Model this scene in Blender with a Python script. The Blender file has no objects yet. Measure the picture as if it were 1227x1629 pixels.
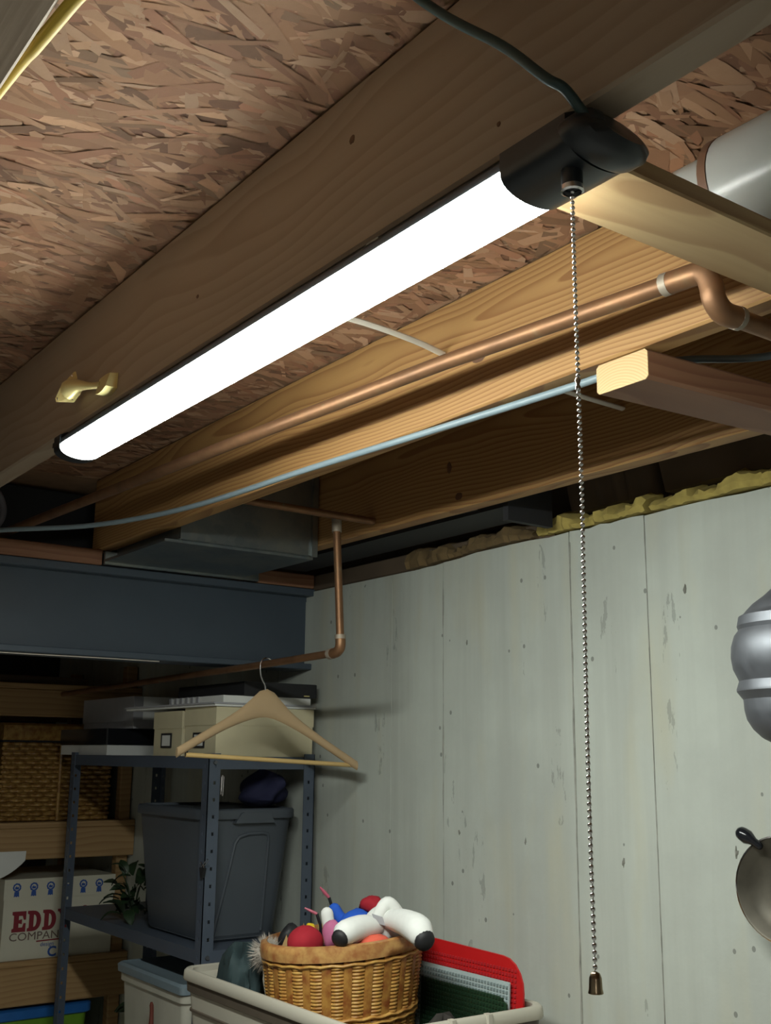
import bpy, bmesh, math, random
from mathutils import Vector, Matrix
random.seed(7)
S = bpy.context.scene
C = S.collection
PI = math.pi
CZ = 1.68          # eye height above the basement floor; all lengths below are metres, heights relative to the eye
H = 0.4855         # underside of the joists above the eye

# ------------------------------------------------------------------ camera, light, exposure
YAW, PIT, ROL = math.radians(35.81), math.radians(12.475), math.radians(0.567)
fw = Vector((math.sin(YAW)*math.cos(PIT), math.cos(YAW)*math.cos(PIT), math.sin(PIT)))
rt = fw.cross(Vector((0, 0, 1))).normalized(); up = rt.cross(fw)
r2 = rt*math.cos(ROL) + up*math.sin(ROL); u2 = -rt*math.sin(ROL) + up*math.cos(ROL)
cam_d = bpy.data.cameras.new('camera'); cam = bpy.data.objects.new('camera', cam_d); C.objects.link(cam)
cam_d.sensor_fit = 'VERTICAL'; cam_d.sensor_height = 36.0; cam_d.lens = 1759.0/1629.0*36.0
cam_d.clip_start = 0.01; cam_d.clip_end = 50
cam.matrix_world = Matrix(((r2.x, u2.x, -fw.x, 0), (r2.y, u2.y, -fw.y, 0), (r2.z, u2.z, -fw.z, CZ), (0, 0, 0, 1)))
S.camera = cam
wd = bpy.data.worlds.new('world'); S.world = wd; wd.use_nodes = True
wd.node_tree.nodes['Background'].inputs[0].default_value = (0.6, 0.7, 0.8, 1)
wd.node_tree.nodes['Background'].inputs[1].default_value = 0.0
LED = 46.0         # radiance of the LED diffuser over the joist
LED_FAR = 8.0     # the second, dimmer shop light further back in the basement
S.view_settings.view_transform = 'Standard'; S.view_settings.look = 'None'
S.view_settings.gamma = 1.0; S.view_settings.exposure = 1.25
S.view_settings.use_curve_mapping = False

# ------------------------------------------------------------------ material helpers
class NT:
    def __init__(s, name):
        s.m = bpy.data.materials.new(name); s.m.use_nodes = True
        s.t = s.m.node_tree; s.b = s.t.nodes['Principled BSDF']; s.out = s.t.nodes['Material Output']
    def n(s, typ, **kw):
        nd = s.t.nodes.new(typ)
        for k, v in kw.items(): setattr(nd, k, v)
        return nd
    def l(s, a, b): s.t.links.new(a, b)
    def coord(s, scale=(1, 1, 1), rnd=0.0, kind='Object'):
        tc = s.n('ShaderNodeTexCoord'); o = tc.outputs[kind]
        if rnd:
            oi = s.n('ShaderNodeObjectInfo'); ml = s.n('ShaderNodeMath', operation='MULTIPLY'); ml.inputs[1].default_value = rnd
            s.l(oi.outputs['Random'], ml.inputs[0])
            ad = s.n('ShaderNodeVectorMath', operation='ADD'); s.l(o, ad.inputs[0]); s.l(ml.outputs[0], ad.inputs[1]); o = ad.outputs[0]
        mp = s.n('ShaderNodeMapping'); mp.inputs['Scale'].default_value = scale; s.l(o, mp.inputs['Vector'])
        return mp.outputs[0]
    def noise(s, vec, scale, detail=3, rough=0.5):
        nz = s.n('ShaderNodeTexNoise'); nz.inputs['Scale'].default_value = scale
        nz.inputs['Detail'].default_value = detail; nz.inputs['Roughness'].default_value = rough
        s.l(vec, nz.inputs['Vector']); return nz.outputs['Fac'], nz.outputs['Color']
    def vor(s, vec, scale, feature='F1'):
        v = s.n('ShaderNodeTexVoronoi', feature=feature); v.inputs['Scale'].default_value = scale; s.l(vec, v.inputs['Vector']); return v
    def ramp(s, fac, stops):
        r = s.n('ShaderNodeValToRGB'); e = r.color_ramp.elements
        while len(e) < len(stops): e.new(0.5)
        for i, (p, c) in enumerate(stops): e[i].position = p; e[i].color = (*c, 1) if len(c) == 3 else c
        s.l(fac, r.inputs['Fac']); return r.outputs['Color']
    def mix(s, fac, a, b, mode='MIX'):
        m = s.n('ShaderNodeMix', data_type='RGBA', blend_type=mode)
        for i, x in ((0, fac), (6, a), (7, b)):
            if isinstance(x, (int, float)): m.inputs[i].default_value = x
            elif isinstance(x, tuple): m.inputs[i].default_value = (*x, 1)
            else: s.l(x, m.inputs[i])
        return m.outputs[2]
    def math(s, op, a, b=None):
        m = s.n('ShaderNodeMath', operation=op)
        for i, x in ((0, a), (1, b)):
            if x is None: continue
            if isinstance(x, (int, float)): m.inputs[i].default_value = x
            else: s.l(x, m.inputs[i])
        return m.outputs[0]
    def bump(s, h, strength=0.3, dist=0.002):
        b = s.n('ShaderNodeBump'); b.inputs['Strength'].default_value = strength; b.inputs['Distance'].default_value = dist
        s.l(h, b.inputs['Height']); s.l(b.outputs[0], s.b.inputs['Normal'])
    def set(s, col=None, rough=None, metal=None, **kw):
        for k, x in (('Base Color', col), ('Roughness', rough), ('Metallic', metal)):
            if x is None: continue
            if isinstance(x, tuple): s.b.inputs[k].default_value = (*x, 1)
            elif isinstance(x, (int, float)): s.b.inputs[k].default_value = x
            else: s.l(x, s.b.inputs[k])
        for k, x in kw.items(): s.b.inputs[k.replace('_', ' ')].default_value = x
        return s.m

def m_plain(name, col, rough=0.5, metal=0.0, var=0.12, scale=30, **kw):
    t = NT(name); f, _ = t.noise(t.coord(rnd=9), scale, 4)
    c = t.mix(f, tuple(x*(1-var) for x in col), tuple(min(1, x*(1+var)) for x in col))
    return t.set(c, rough, metal, **kw)

def m_wood(name, light, dark, axis='Y', freq=95, amp=0.035, grain=0.35, rough=0.62, off=(0.03, -0.14)):
    t = NT(name)
    al = {'X': 0, 'Y': 1, 'Z': 2}[axis]
    sc = [3.2, 3.2, 3.2]; sc[al] = 1.1
    v = t.coord(rnd=7.3); vn = t.n('ShaderNodeMapping'); vn.inputs['Scale'].default_value = sc; t.l(v, vn.inputs[0])
    f1, c1 = t.noise(vn.outputs[0], 1.6, 2, 0.45)
    vb = t.coord()
    sub = t.n('ShaderNodeVectorMath', operation='SUBTRACT'); t.l(c1, sub.inputs[0]); sub.inputs[1].default_value = (0.5, 0.5, 0.5)
    scl = t.n('ShaderNodeVectorMath', operation='SCALE'); t.l(sub.outputs[0], scl.inputs[0]); scl.inputs['Scale'].default_value = amp*4
    add = t.n('ShaderNodeVectorMath', operation='ADD'); t.l(vb, add.inputs[0]); t.l(scl.outputs[0], add.inputs[1])
    mk = [1.0, 1.0, 1.0]; mk[al] = 0.02
    of = [off[0], off[0], off[1]] if al != 2 else [off[0], off[1], 0]; of[al] = 0.0
    mp = t.n('ShaderNodeMapping'); mp.inputs['Scale'].default_value = mk; mp.inputs['Location'].default_value = of; t.l(add.outputs[0], mp.inputs[0])
    ln = t.n('ShaderNodeVectorMath', operation='LENGTH'); t.l(mp.outputs[0], ln.inputs[0])
    fr = t.math('FRACT', t.math('MULTIPLY', ln.outputs['Value'], freq))
    s2 = [140.0, 140.0, 140.0]; s2[al] = 5.0
    g, _ = t.noise(t.coord(tuple(s2), rnd=3), 1.0, 3, 0.6)
    ring = t.ramp(fr, [(0.0, light), (0.45, tuple(a*0.7+b*0.3 for a, b in zip(light, dark))), (0.82, dark), (0.93, dark), (1.0, light)])
    big, _ = t.noise(t.coord((2.2, 0.9, 2.2), rnd=5), 2.0, 3)
    col = t.mix(t.math('MULTIPLY', g, grain), ring, dark)
    col = t.mix(t.math('MULTIPLY', big, 0.55), col, tuple(x*0.75 for x in light), 'MIX')
    t.bump(g, 0.25, 0.0008)
    return t.set(col, rough)

def m_concrete():
    t = NT('poured_concrete'); v = t.coord()
    a, _ = t.noise(v, 2.2, 6, 0.62); b, _ = t.noise(t.coord((1, 9, 0.55)), 1.7, 4, 0.6); c, _ = t.noise(v, 45, 3)
    col = t.ramp(a, [(0.25, (0.38, 0.40, 0.365)), (0.5, (0.475, 0.51, 0.46)), (0.75, (0.55, 0.59, 0.53))])
    col = t.mix(t.ramp(b, [(0.35, (0.55, 0.55, 0.55)), (0.6, (0, 0, 0))]), col, (0.38, 0.395, 0.355))
    ye, _ = t.noise(t.coord((1, 3.0, 0.6)), 2.6, 3)
    col = t.mix(t.ramp(ye, [(0.52, (0, 0, 0)), (0.72, (0.6, 0.6, 0.6))]), col, (0.50, 0.47, 0.32))
    col = t.mix(t.math('MULTIPLY', c, 0.25), col, (0.42, 0.44, 0.41))
    vo = t.vor(t.coord((1, 1, 0.8)), 26)
    keep = t.math('GREATER_THAN', vo.outputs['Color'], 0.6)
    pit = t.math('MULTIPLY', t.math('LESS_THAN', vo.outputs['Distance'], 0.10), keep)
    vo2 = t.vor(t.coord((1, 1.5, 0.35)), 7)
    wisp, _ = t.noise(t.coord((1, 30, 7)), 1.5, 4, 0.7)
    streak = t.math('MULTIPLY', t.math('LESS_THAN', vo2.outputs['Distance'], 0.24), t.math('GREATER_THAN', wisp, 0.57))
    dk = t.math('MAXIMUM', pit, t.math('MULTIPLY', streak, 0.55))
    col = t.mix(t.math('MULTIPLY', dk, 0.75), col, (0.15, 0.155, 0.14))
    t.bump(t.math('SUBTRACT', c, t.math('MULTIPLY', pit, 2.0)), 0.35, 0.0015)
    return t.set(col, 0.85)

def m_flake():
    t = NT('strand_flakes'); at = t.n('ShaderNodeAttribute'); at.attribute_name = 'tone'
    g, _ = t.noise(t.coord((30, 30, 30)), 3.0, 4, 0.65)
    col = t.mix(t.math('MULTIPLY', g, 0.45), at.outputs['Color'], (0.26, 0.14, 0.07))
    t.bump(g, 0.4, 0.001)
    return t.set(col, 0.7)

def m_metal(name, col, rough=0.3, var=0.25, scale=14, metal=1.0):
    t = NT(name); f, _ = t.noise(t.coord(rnd=4), scale, 4, 0.6)
    c = t.mix(f, tuple(x*(1-var) for x in col), tuple(min(1, x*(1+var)) for x in col))
    r = t.math('ADD', t.math('MULTIPLY', f, 0.25), rough-0.1)
    return t.set(c, r, metal)

def m_copper():
    t = NT('aged_copper'); f, _ = t.noise(t.coord(rnd=4), 12, 4, 0.6)
    c = t.ramp(f, [(0.3, (0.14, 0.07, 0.034)), (0.6, (0.25, 0.13, 0.065)), (0.68, (0.25, 0.15, 0.08)), (0.74, (0.17, 0.28, 0.20))])
    m = t.ramp(f, [(0.35, (0.55, 0.55, 0.55)), (0.66, (0.75, 0.75, 0.75)), (0.74, (0.1, 0.1, 0.1))])
    return t.set(c, 0.5, m)

def m_galv():
    t = NT('galvanised_steel'); v = t.coord()
    vo = t.vor(v, 45); f, _ = t.noise(v, 6, 5, 0.65)
    c = t.mix(t.math('MULTIPLY', vo.outputs['Color'], 0.5), (0.20, 0.23, 0.25), (0.30, 0.33, 0.33))
    c = t.mix(t.ramp(f, [(0.45, (0, 0, 0)), (0.62, (0.7, 0.7, 0.7))]), c, (0.34, 0.34, 0.30))
    return t.set(c, 0.42, 0.9)

def m_emit(name, col, k):
    t = NT(name); return t.set((0.9, 0.9, 0.9), 0.4, 0.0, Emission_Color=(*col, 1), Emission_Strength=k)

def m_wicker(name, a, b, rough=0.38):
    t = NT(name); f, _ = t.noise(t.coord(rnd=6), 55, 3, 0.6); g, _ = t.noise(t.coord(rnd=2), 9, 2)
    c = t.mix(t.ramp(f, [(0.35, (0, 0, 0)), (0.68, (1, 1, 1))]), a, b)
    c = t.mix(t.math('MULTIPLY', g, 0.35), c, b)
    t.bump(f, 0.3, 0.001)
    return t.set(c, rough)

M = dict(
    wood=m_wood('pine_joist', (0.43, 0.25, 0.09), (0.22, 0.092, 0.028), freq=150, amp=0.02),
    wood_pale=m_wood('hazed_pine_joist', (0.37, 0.285, 0.205), (0.285, 0.205, 0.14), freq=60, grain=0.5),  # pine greyed and flattened, lamp haze put into the colour
    wood_x=m_wood('pine_board_across', (0.52, 0.37, 0.19), (0.33, 0.19, 0.085), axis='X', freq=85, amp=0.02, grain=0.45),
    wood_red=m_wood('reddish_stud', (0.33, 0.165, 0.09), (0.21, 0.09, 0.048), axis='X', freq=60, amp=0.02),
    endgrain=m_wood('end_grain_pine', (0.60, 0.42, 0.21), (0.48, 0.29, 0.12), axis='X', freq=260, amp=0.002, grain=0.1, off=(0.0, 0.0)),
    shelfwood=m_wood('shelf_lumber', (0.46, 0.30, 0.135), (0.34, 0.19, 0.08), axis='X', freq=55, amp=0.02, grain=0.4),
    osb=m_plain('strand_board', (0.30, 0.18, 0.10), 0.75, var=0.35, scale=26),
    flake=m_flake(), concrete=m_concrete(),
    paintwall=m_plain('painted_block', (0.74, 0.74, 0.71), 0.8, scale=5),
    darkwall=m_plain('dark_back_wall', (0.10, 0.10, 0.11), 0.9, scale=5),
    floor=m_plain('concrete_floor', (0.62, 0.61, 0.58), 0.7, scale=3),
    led=m_emit('led_diffuser', (0.95, 1.0, 0.93), LED), led_far=m_emit('led_diffuser_far', (1.0, 0.95, 0.86), LED_FAR),
    black=m_plain('black_plastic', (0.016, 0.02, 0.024), 0.32, scale=60),
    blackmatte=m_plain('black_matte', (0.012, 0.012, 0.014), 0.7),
    cord=m_plain('dark_rubber_cord', (0.02, 0.045, 0.045), 0.45),
    chrome=m_metal('polished_nickel', (0.80, 0.79, 0.80), 0.16, 0.06),
    steel=m_metal('brushed_silver', (0.15, 0.158, 0.175), 0.5, 0.12, 60, 0.8),
    pan=m_metal('worn_pan_steel', (0.10, 0.09, 0.07), 0.5, 0.5, 22, 0.6),
    brass=m_metal('bright_brass', (0.78, 0.66, 0.30), 0.34, 0.1, 14, 0.55), copper=m_copper(), solder=m_metal('solder', (0.34, 0.29, 0.23), 0.6, 0.3, 40, 0.6),
    galv=m_galv(), beam=m_plain('slate_blue_paint', (0.062, 0.082, 0.108), 0.42, scale=9),
    rack=m_plain('slate_grey_enamel', (0.075, 0.095, 0.13), 0.4, scale=9),
    bluecable=m_plain('grey_blue_cable', (0.20, 0.26, 0.29), 0.3),
    romex=m_plain('white_cable_jacket', (0.62, 0.58, 0.50), 0.5), yellow=m_plain('yellow_cable_jacket', (0.62, 0.43, 0.05), 0.45),
    pvc=m_plain('white_pvc', (0.44, 0.44, 0.41), 0.3, var=0.06, scale=6), ring=m_plain('brown_primer', (0.18, 0.09, 0.05), 0.6),
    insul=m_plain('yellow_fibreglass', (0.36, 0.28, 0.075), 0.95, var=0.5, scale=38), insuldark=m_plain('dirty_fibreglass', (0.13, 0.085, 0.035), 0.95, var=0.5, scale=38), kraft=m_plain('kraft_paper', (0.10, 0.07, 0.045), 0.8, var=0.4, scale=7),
    greytote=m_plain('grey_tote_plastic', (0.075, 0.088, 0.105), 0.42, scale=7), beigetote=m_plain('beige_tote_plastic', (0.50, 0.47, 0.39), 0.42, var=0.05, scale=5),
    brownband=m_plain('dark_band', (0.10, 0.08, 0.06), 0.5), milky=m_plain('milky_plastic', (0.48, 0.47, 0.40), 0.35, var=0.2, scale=9),
    lidblue=m_plain('pale_blue_lid', (0.19, 0.25, 0.29), 0.35), cream=m_plain('cream_paper', (0.60, 0.54, 0.36), 0.7, var=0.1, scale=18),
    creamdark=m_plain('tan_paper', (0.46, 0.39, 0.25), 0.7, var=0.08), white=m_plain('white_card', (0.72, 0.73, 0.70), 0.6, var=0.04),
    greycard=m_plain('grey_card', (0.36, 0.36, 0.38), 0.6), blackgloss=m_plain('black_gloss_card', (0.01, 0.011, 0.014), 0.16),
    eddy=m_plain('white_carton', (0.62, 0.60, 0.49), 0.7, var=0.06, scale=9), redink=m_plain('red_ink', (0.23, 0.018, 0.03), 0.7), blueink=m_plain('blue_ink', (0.03, 0.09, 0.34), 0.7),
    greyink=m_plain('brown_ink', (0.16, 0.11, 0.09), 0.7), blue=m_plain('blue_lid', (0.02, 0.13, 0.42), 0.4), green=m_plain('lime_bin', (0.16, 0.34, 0.03), 0.4),
    wick=m_wicker('honey_wicker', (0.60, 0.37, 0.10), (0.34, 0.14, 0.03)), stake=m_wicker('burnt_cane', (0.50, 0.27, 0.06), (0.22, 0.06, 0.015)),
    rim=m_wicker('cane_rim', (0.55, 0.33, 0.11), (0.33, 0.12, 0.04)), hamper=m_wicker('dark_wicker', (0.46, 0.28, 0.085), (0.22, 0.105, 0.03), 0.16),
    hanger=m_plain('hanger_wood', (0.44, 0.31, 0.175), 0.45, var=0.08, scale=12), bar=m_plain('dowel', (0.58, 0.40, 0.16), 0.45),
    plush=m_plain('white_plush', (0.78, 0.79, 0.76), 0.9, var=0.06, scale=90), blackplush=m_plain('black_plush', (0.012, 0.012, 0.014), 0.6),
    blueplush=m_plain('blue_plush', (0.015, 0.10, 0.55), 0.85, scale=90), redplush=m_plain('red_plush', (0.34, 0.008, 0.02), 0.85, scale=90),
    pinkplush=m_plain('pink_plush', (0.45, 0.13, 0.25), 0.85, scale=90), tan=m_plain('tan_felt', (0.40, 0.26, 0.11), 0.9), gold=m_plain('yellow_ribbon', (0.80, 0.55, 0.03), 0.3),
    pinkstick=m_plain('pink_foil', (0.42, 0.09, 0.14), 0.3, var=0.5, scale=160), fur=m_plain('grey_fur', (0.42, 0.38, 0.33), 0.95, var=0.3, scale=60),
    navy=m_plain('navy_cloth', (0.012, 0.014, 0.05), 0.85), greencloth=m_plain('dark_green_cloth', (0.022, 0.042, 0.045), 0.8, var=0.4),
    redplastic=m_plain('red_plastic', (0.50, 0.012, 0.014), 0.35, var=0.06), greyplastic=m_plain('grey_plastic', (0.42, 0.50, 0.50), 0.4), greenplastic=m_plain('green_plastic', (0.014, 0.045, 0.02), 0.5),
    leaf=m_plain('dark_leaf', (0.016, 0.036, 0.014), 0.5, var=0.4), foil=m_metal('foil_tape', (0.45, 0.46, 0.47), 0.4, 0.3, 30), orange=m_plain('orange_plush', (0.70, 0.12, 0.07), 0.85),
    twig=m_plain('brown_twig', (0.12, 0.025, 0.015), 0.7),
)

# ------------------------------------------------------------------ geometry helpers
class MB:
    def __init__(s): s.v = []; s.f = []; s.tone = None
    def add(s, vs, fs):
        o = len(s.v); s.v += [tuple(p) for p in vs]; s.f += [[i+o for i in f] for f in fs]; return s
    def box(s, x0, x1, y0, y1, z0, z1):
        return s.add([(x0, y0, z0), (x1, y0, z0), (x1, y1, z0), (x0, y1, z0), (x0, y0, z1), (x1, y0, z1), (x1, y1, z1), (x0, y1, z1)],
                     [[3, 2, 1, 0], [4, 5, 6, 7], [0, 1, 5, 4], [1, 2, 6, 5], [2, 3, 7, 6], [3, 0, 4, 7]])
    def loft(s, loops, cap0=True, cap1=True, close=False):
        n = len(loops[0]); vs = [p for L in loops for p in L]; fs = []
        k = len(loops)
        for i in range(k if close else k-1):
            a, b = i*n, ((i+1) % k)*n
            for j in range(n): fs.append([a+j, a+(j+1) % n, b+(j+1) % n, b+j])
        if not close:
            if cap0: fs.append(list(range(n-1, -1, -1)))
            if cap1: fs.append([(k-1)*n+j for j in range(n)])
        return s.add(vs, fs)
    def lumber(s, x0, x1, y0, y1, z0, z1, axis='Y', c=0.003):
        def loop(a0, a1, b0, b1): return [(a0+c, b0), (a1-c, b0), (a1, b0+c), (a1, b1-c), (a1-c, b1), (a0+c, b1), (a0, b1-c), (a0, b0+c)]
        if axis == 'Y': L = [[(a, t, b) for a, b in loop(x0, x1, z0, z1)] for t in (y1, y0)]
        elif axis == 'X': L = [[(t, a, b) for a, b in loop(y0, y1, z0, z1)] for t in (x0, x1)]
        else: L = [[(a, b, t) for a, b in loop(x0, x1, y0, y1)] for t in (z0, z1)]
        return s.loft(L)
    def tube(s, pts, r, n=10, rounded=False, flat=None):
        pts = [Vector(p) for p in pts]; rs = list(r) if isinstance(r, (list, tuple)) else [r]*len(pts)
        if rounded:
            P, R = [], []
            d0 = (pts[0]-pts[1]).normalized(); d1 = (pts[-1]-pts[-2]).normalized()
            for a in (85, 60, 30): P.append(pts[0]+d0*rs[0]*math.sin(math.radians(a))); R.append(rs[0]*math.cos(math.radians(a)))
            P += pts; R += rs
            for a in (30, 60, 85): P.append(pts[-1]+d1*rs[-1]*math.sin(math.radians(a))); R.append(rs[-1]*math.cos(math.radians(a)))
            pts, rs = P, R
        loops = []; prev = None
        for i, p in enumerate(pts):
            d = (pts[min(i+1, len(pts)-1)]-pts[max(i-1, 0)]).normalized()
            if prev is None:
                a = Vector((0, 0, 1)) if abs(d.z) < 0.9 else Vector((1, 0, 0)); u = a.cross(d).normalized()
            else: u = (prev - d*prev.dot(d)).normalized()
            prev = u; w = d.cross(u)
            k = flat if flat else 1.0
            loops.append([p + u*rs[i]*math.cos(2*PI*j/n) + w*rs[i]*k*math.sin(2*PI*j/n) for j in range(n)])
        return s.loft(loops)
    def lathe(s, prof, ctr, n=24, axis=(0, 0, 1), cap0=True, cap1=True):
        ax = Vector(axis).normalized(); a = Vector((1, 0, 0)) if abs(ax.x) < 0.9 else Vector((0, 1, 0))
        u = (a-ax*a.dot(ax)).normalized(); w = ax.cross(u); c = Vector(ctr)
        return s.loft([[c+ax*z+(u*math.cos(2*PI*j/n)+w*math.sin(2*PI*j/n))*max(r, 1e-5) for j in range(n)] for r, z in prof], cap0, cap1)
    def prism(s, poly, f0, f1): return s.loft([[f0(*p) for p in poly], [f1(*p) for p in poly]])
    def blob(s, c, r, n=16, m=10, seed=0, amp=0.15, freq=2.2):
        rr = random.Random(seed); ph = [rr.uniform(0, 6) for _ in range(6)]
        loops = []
        for i in range(m+1):
            th = PI*(i+0.02)/(m+0.04); L = []
            for j in range(n):
                fi = 2*PI*j/n
                k = 1+amp*(math.sin(freq*fi+ph[0]+2*th)*math.sin(th)+0.6*math.sin(2*freq//1*fi+ph[1])*math.sin(3*th+ph[2]))
                L.append((c[0]+r[0]*k*math.sin(th)*math.cos(fi), c[1]+r[1]*k*math.sin(th)*math.sin(fi), c[2]+r[2]*k*math.cos(th)))
            loops.append(L)
        return s.loft(loops)

def rrect(cx, cy, w, d, r, n=5):
    out = []
    for qx, qy, a0 in ((1, 1, 0), (-1, 1, 90), (-1, -1, 180), (1, -1, 270)):
        for i in range(n+1):
            a = math.radians(a0+90*i/n); out.append((cx+qx*(w/2-r)+r*math.cos(a), cy+qy*(d/2-r)+r*math.sin(a)))
    return out
def ring3(pts, z): return [(x, y, z) for x, y in pts]

def make(name, mb, mat, parent=None, smooth=False, origin=None, angle=40):
    """one mesh object; mb is in eye-relative metres; the origin is the thing's base"""
    if parent is not None: o0 = Vector(parent['_o'])
    elif origin is not None: o0 = Vector(origin)
    else:
        xs, ys, zs = zip(*mb.v); o0 = Vector(((min(xs)+max(xs))/2, (min(ys)+max(ys))/2, min(zs)))
    me = bpy.data.meshes.new(name); me.from_pydata([tuple(Vector(p)-o0) for p in mb.v], [], mb.f); me.update()
    bm = bmesh.new(); bm.from_mesh(me); bmesh.ops.recalc_face_normals(bm, faces=bm.faces); bm.to_mesh(me); bm.free()
    if smooth:
        me.shade_smooth(); me.set_sharp_from_angle(angle=math.radians(angle))
    me.materials.append(M[mat] if isinstance(mat, str) else mat)
    o = bpy.data.objects.new(name, me); C.objects.link(o); o['_o'] = tuple(o0)
    if parent is not None: o.parent = parent
    else: o.location = (o0.x, o0.y, o0.z+CZ)
    return o
def tag(o, label, cat, group=None):
    o['label'] = label; o['category'] = cat
    if group: o['group'] = group
    return o
def thing(name, label, cat, loc, group=None):
    o = bpy.data.objects.new(name, None); C.objects.link(o); o.empty_display_size = 0.05
    o['_o'] = tuple(loc); o.location = (loc[0], loc[1], loc[2]+CZ); return tag(o, label, cat, group)
def struct(name, mb, mat, parent=None, **kw):
    o = make(name, mb, mat, parent, **kw); o['kind'] = 'structure'; return o
def inst(src, name, parent, loc, rot=None, scale=None, mat=None):
    """a copy that shares its mesh; loc is eye-relative, the parent is a thing or part"""
    o = bpy.data.objects.new(name, src.data); C.objects.link(o); o.parent = parent
    o.location = Vector(loc)-Vector(parent['_o']); o['_o'] = tuple(loc)
    if rot is not None: o.rotation_euler = rot
    if scale is not None: o.scale = scale
    return o
def proto(mb, mat, name='x', smooth=True):
    me = bpy.data.meshes.new(name); me.from_pydata(mb.v, [], mb.f); me.update()
    bm = bmesh.new(); bm.from_mesh(me); bmesh.ops.recalc_face_normals(bm, faces=bm.faces); bm.to_mesh(me); bm.free()
    if smooth: me.shade_smooth(); me.set_sharp_from_angle(angle=math.radians(45))
    me.materials.append(M[mat])
    class P: data = me
    return P
def bez(p, n=8):
    """smooth curve through the points (Catmull-Rom)"""
    p = [Vector(q) for q in p]; q = [p[0]*2-p[1]]+p+[p[-1]*2-p[-2]]; out = []
    for i in range(1, len(q)-2):
        for k in range(n):
            t = k/n; a, b, c, d = q[i-1:i+3]
            out.append(0.5*((2*b)+(c-a)*t+(2*a-5*b+4*c-d)*t*t+(3*b-a-3*c+d)*t**3))
    return out+[p[-1]]

# ------------------------------------------------------------------ the room
ZF = -CZ; ZC = H+0.186; WX = 1.60
struct('floor', MB().box(-2.6, 1.75, -2.6, 4.5, ZF-0.1, ZF), 'floor')
ceil = struct('ceiling', MB().box(-2.6, 1.75, -2.6, 4.5, ZC, ZC+0.02), 'osb')
struct('wall_left', MB().box(-2.7, -2.6, -2.6, 4.5, ZF, ZC), 'paintwall')
struct('wall_front', MB().box(-2.6, 1.75, -2.7, -2.6, ZF, ZC), 'paintwall')
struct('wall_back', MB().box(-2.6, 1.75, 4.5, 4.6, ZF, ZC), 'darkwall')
# concrete wall: a core with form panels standing 2 mm proud, thin fins of cement at the joints
wr = struct('wall_right', MB().box(WX+0.002, WX+0.2, -2.6, 4.5, ZF, 0.44), 'concrete', origin=(WX, 0, ZF))
ys = [-2.6, -1.3, -0.35, 0.42, 0.86, 1.378, 1.576, 1.985, 2.186, 2.72, 3.3, 4.5]
def walltop(y): return 0.456-0.0075*max(0, y-1.0)-0.016*max(0, min(1, (y-1.85)/0.35))-0.012*max(0, min(1, (y-2.2)/0.3))
for i, (a, b) in enumerate(zip(ys, ys[1:])):
    n = 7; dx = random.uniform(-0.0012, 0.0012)
    top = [(a+0.0012+(b-a-0.0024)*k/n) for k in range(n+1)]
    lp = [(y, walltop(y)+random.uniform(-0.0025, 0.0025)) for y in top]
    poly = [(lp[0][0], ZF)]+lp+[(lp[-1][0], ZF)]
    mb = MB().prism(poly, lambda y, z: (WX+dx, y, z), lambda y, z: (WX+0.05, y, z))
    make('form_panel', mb, 'concrete', wr)
fin_m = m_plain('cement_fin_grey', (0.27, 0.27, 0.24), 0.9, var=0.6, scale=40)
for y, zz in ((1.576, (0.43, -1.6)), (1.378, (0.44, -1.6)), (1.985, (0.40, -1.5)), (2.186, (0.40, -1.5))):
    k = 60; pts = [(WX+0.0005, y+random.uniform(-0.0007, 0.0007), zz[0]+(zz[1]-zz[0])*i/k) for i in range(k+1)]
    make('cement_fin', MB().tube(pts, [(random.uniform(0.0010, 0.0032) if y in (1.576, 1.985) else random.uniform(0.0008, 0.0014)) for _ in pts], 5), fin_m if y != 2.186 else M['concrete'], wr)
# form tie scars
tiem = m_plain('tie_scar', (0.19, 0.19, 0.165), 0.95, var=0.6, scale=60)
for y, z in ((1.72, -0.165), (1.46, -0.185), (1.21, -0.15), (1.93, -0.16), (1.29, 0.30), (1.9, 0.25)):
    lp = [(y+0.006*random.uniform(0.4, 1.2)*math.cos(a), z+0.011*random.uniform(0.4, 1.2)*math.sin(a)) for a in [2*PI*i/11 for i in range(11)]]
    make('tie_scar', MB().prism(lp, lambda a, b: (WX-0.0022, y+(a-y)*0.4, z+(b-z)*0.4), lambda a, b: (WX+0.001, a, b)), tiem, wr)
struct('trim_1', MB().lumber(1.604, 1.74, 1.62, 4.5, 0.442, H-0.001), 'kraft')          # sill plate on the wall
struct('trim_2', MB().lumber(1.66, 1.70, -2.6, 4.5, 0.44, ZC, 'Y'), 'kraft')           # rim joist

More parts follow.
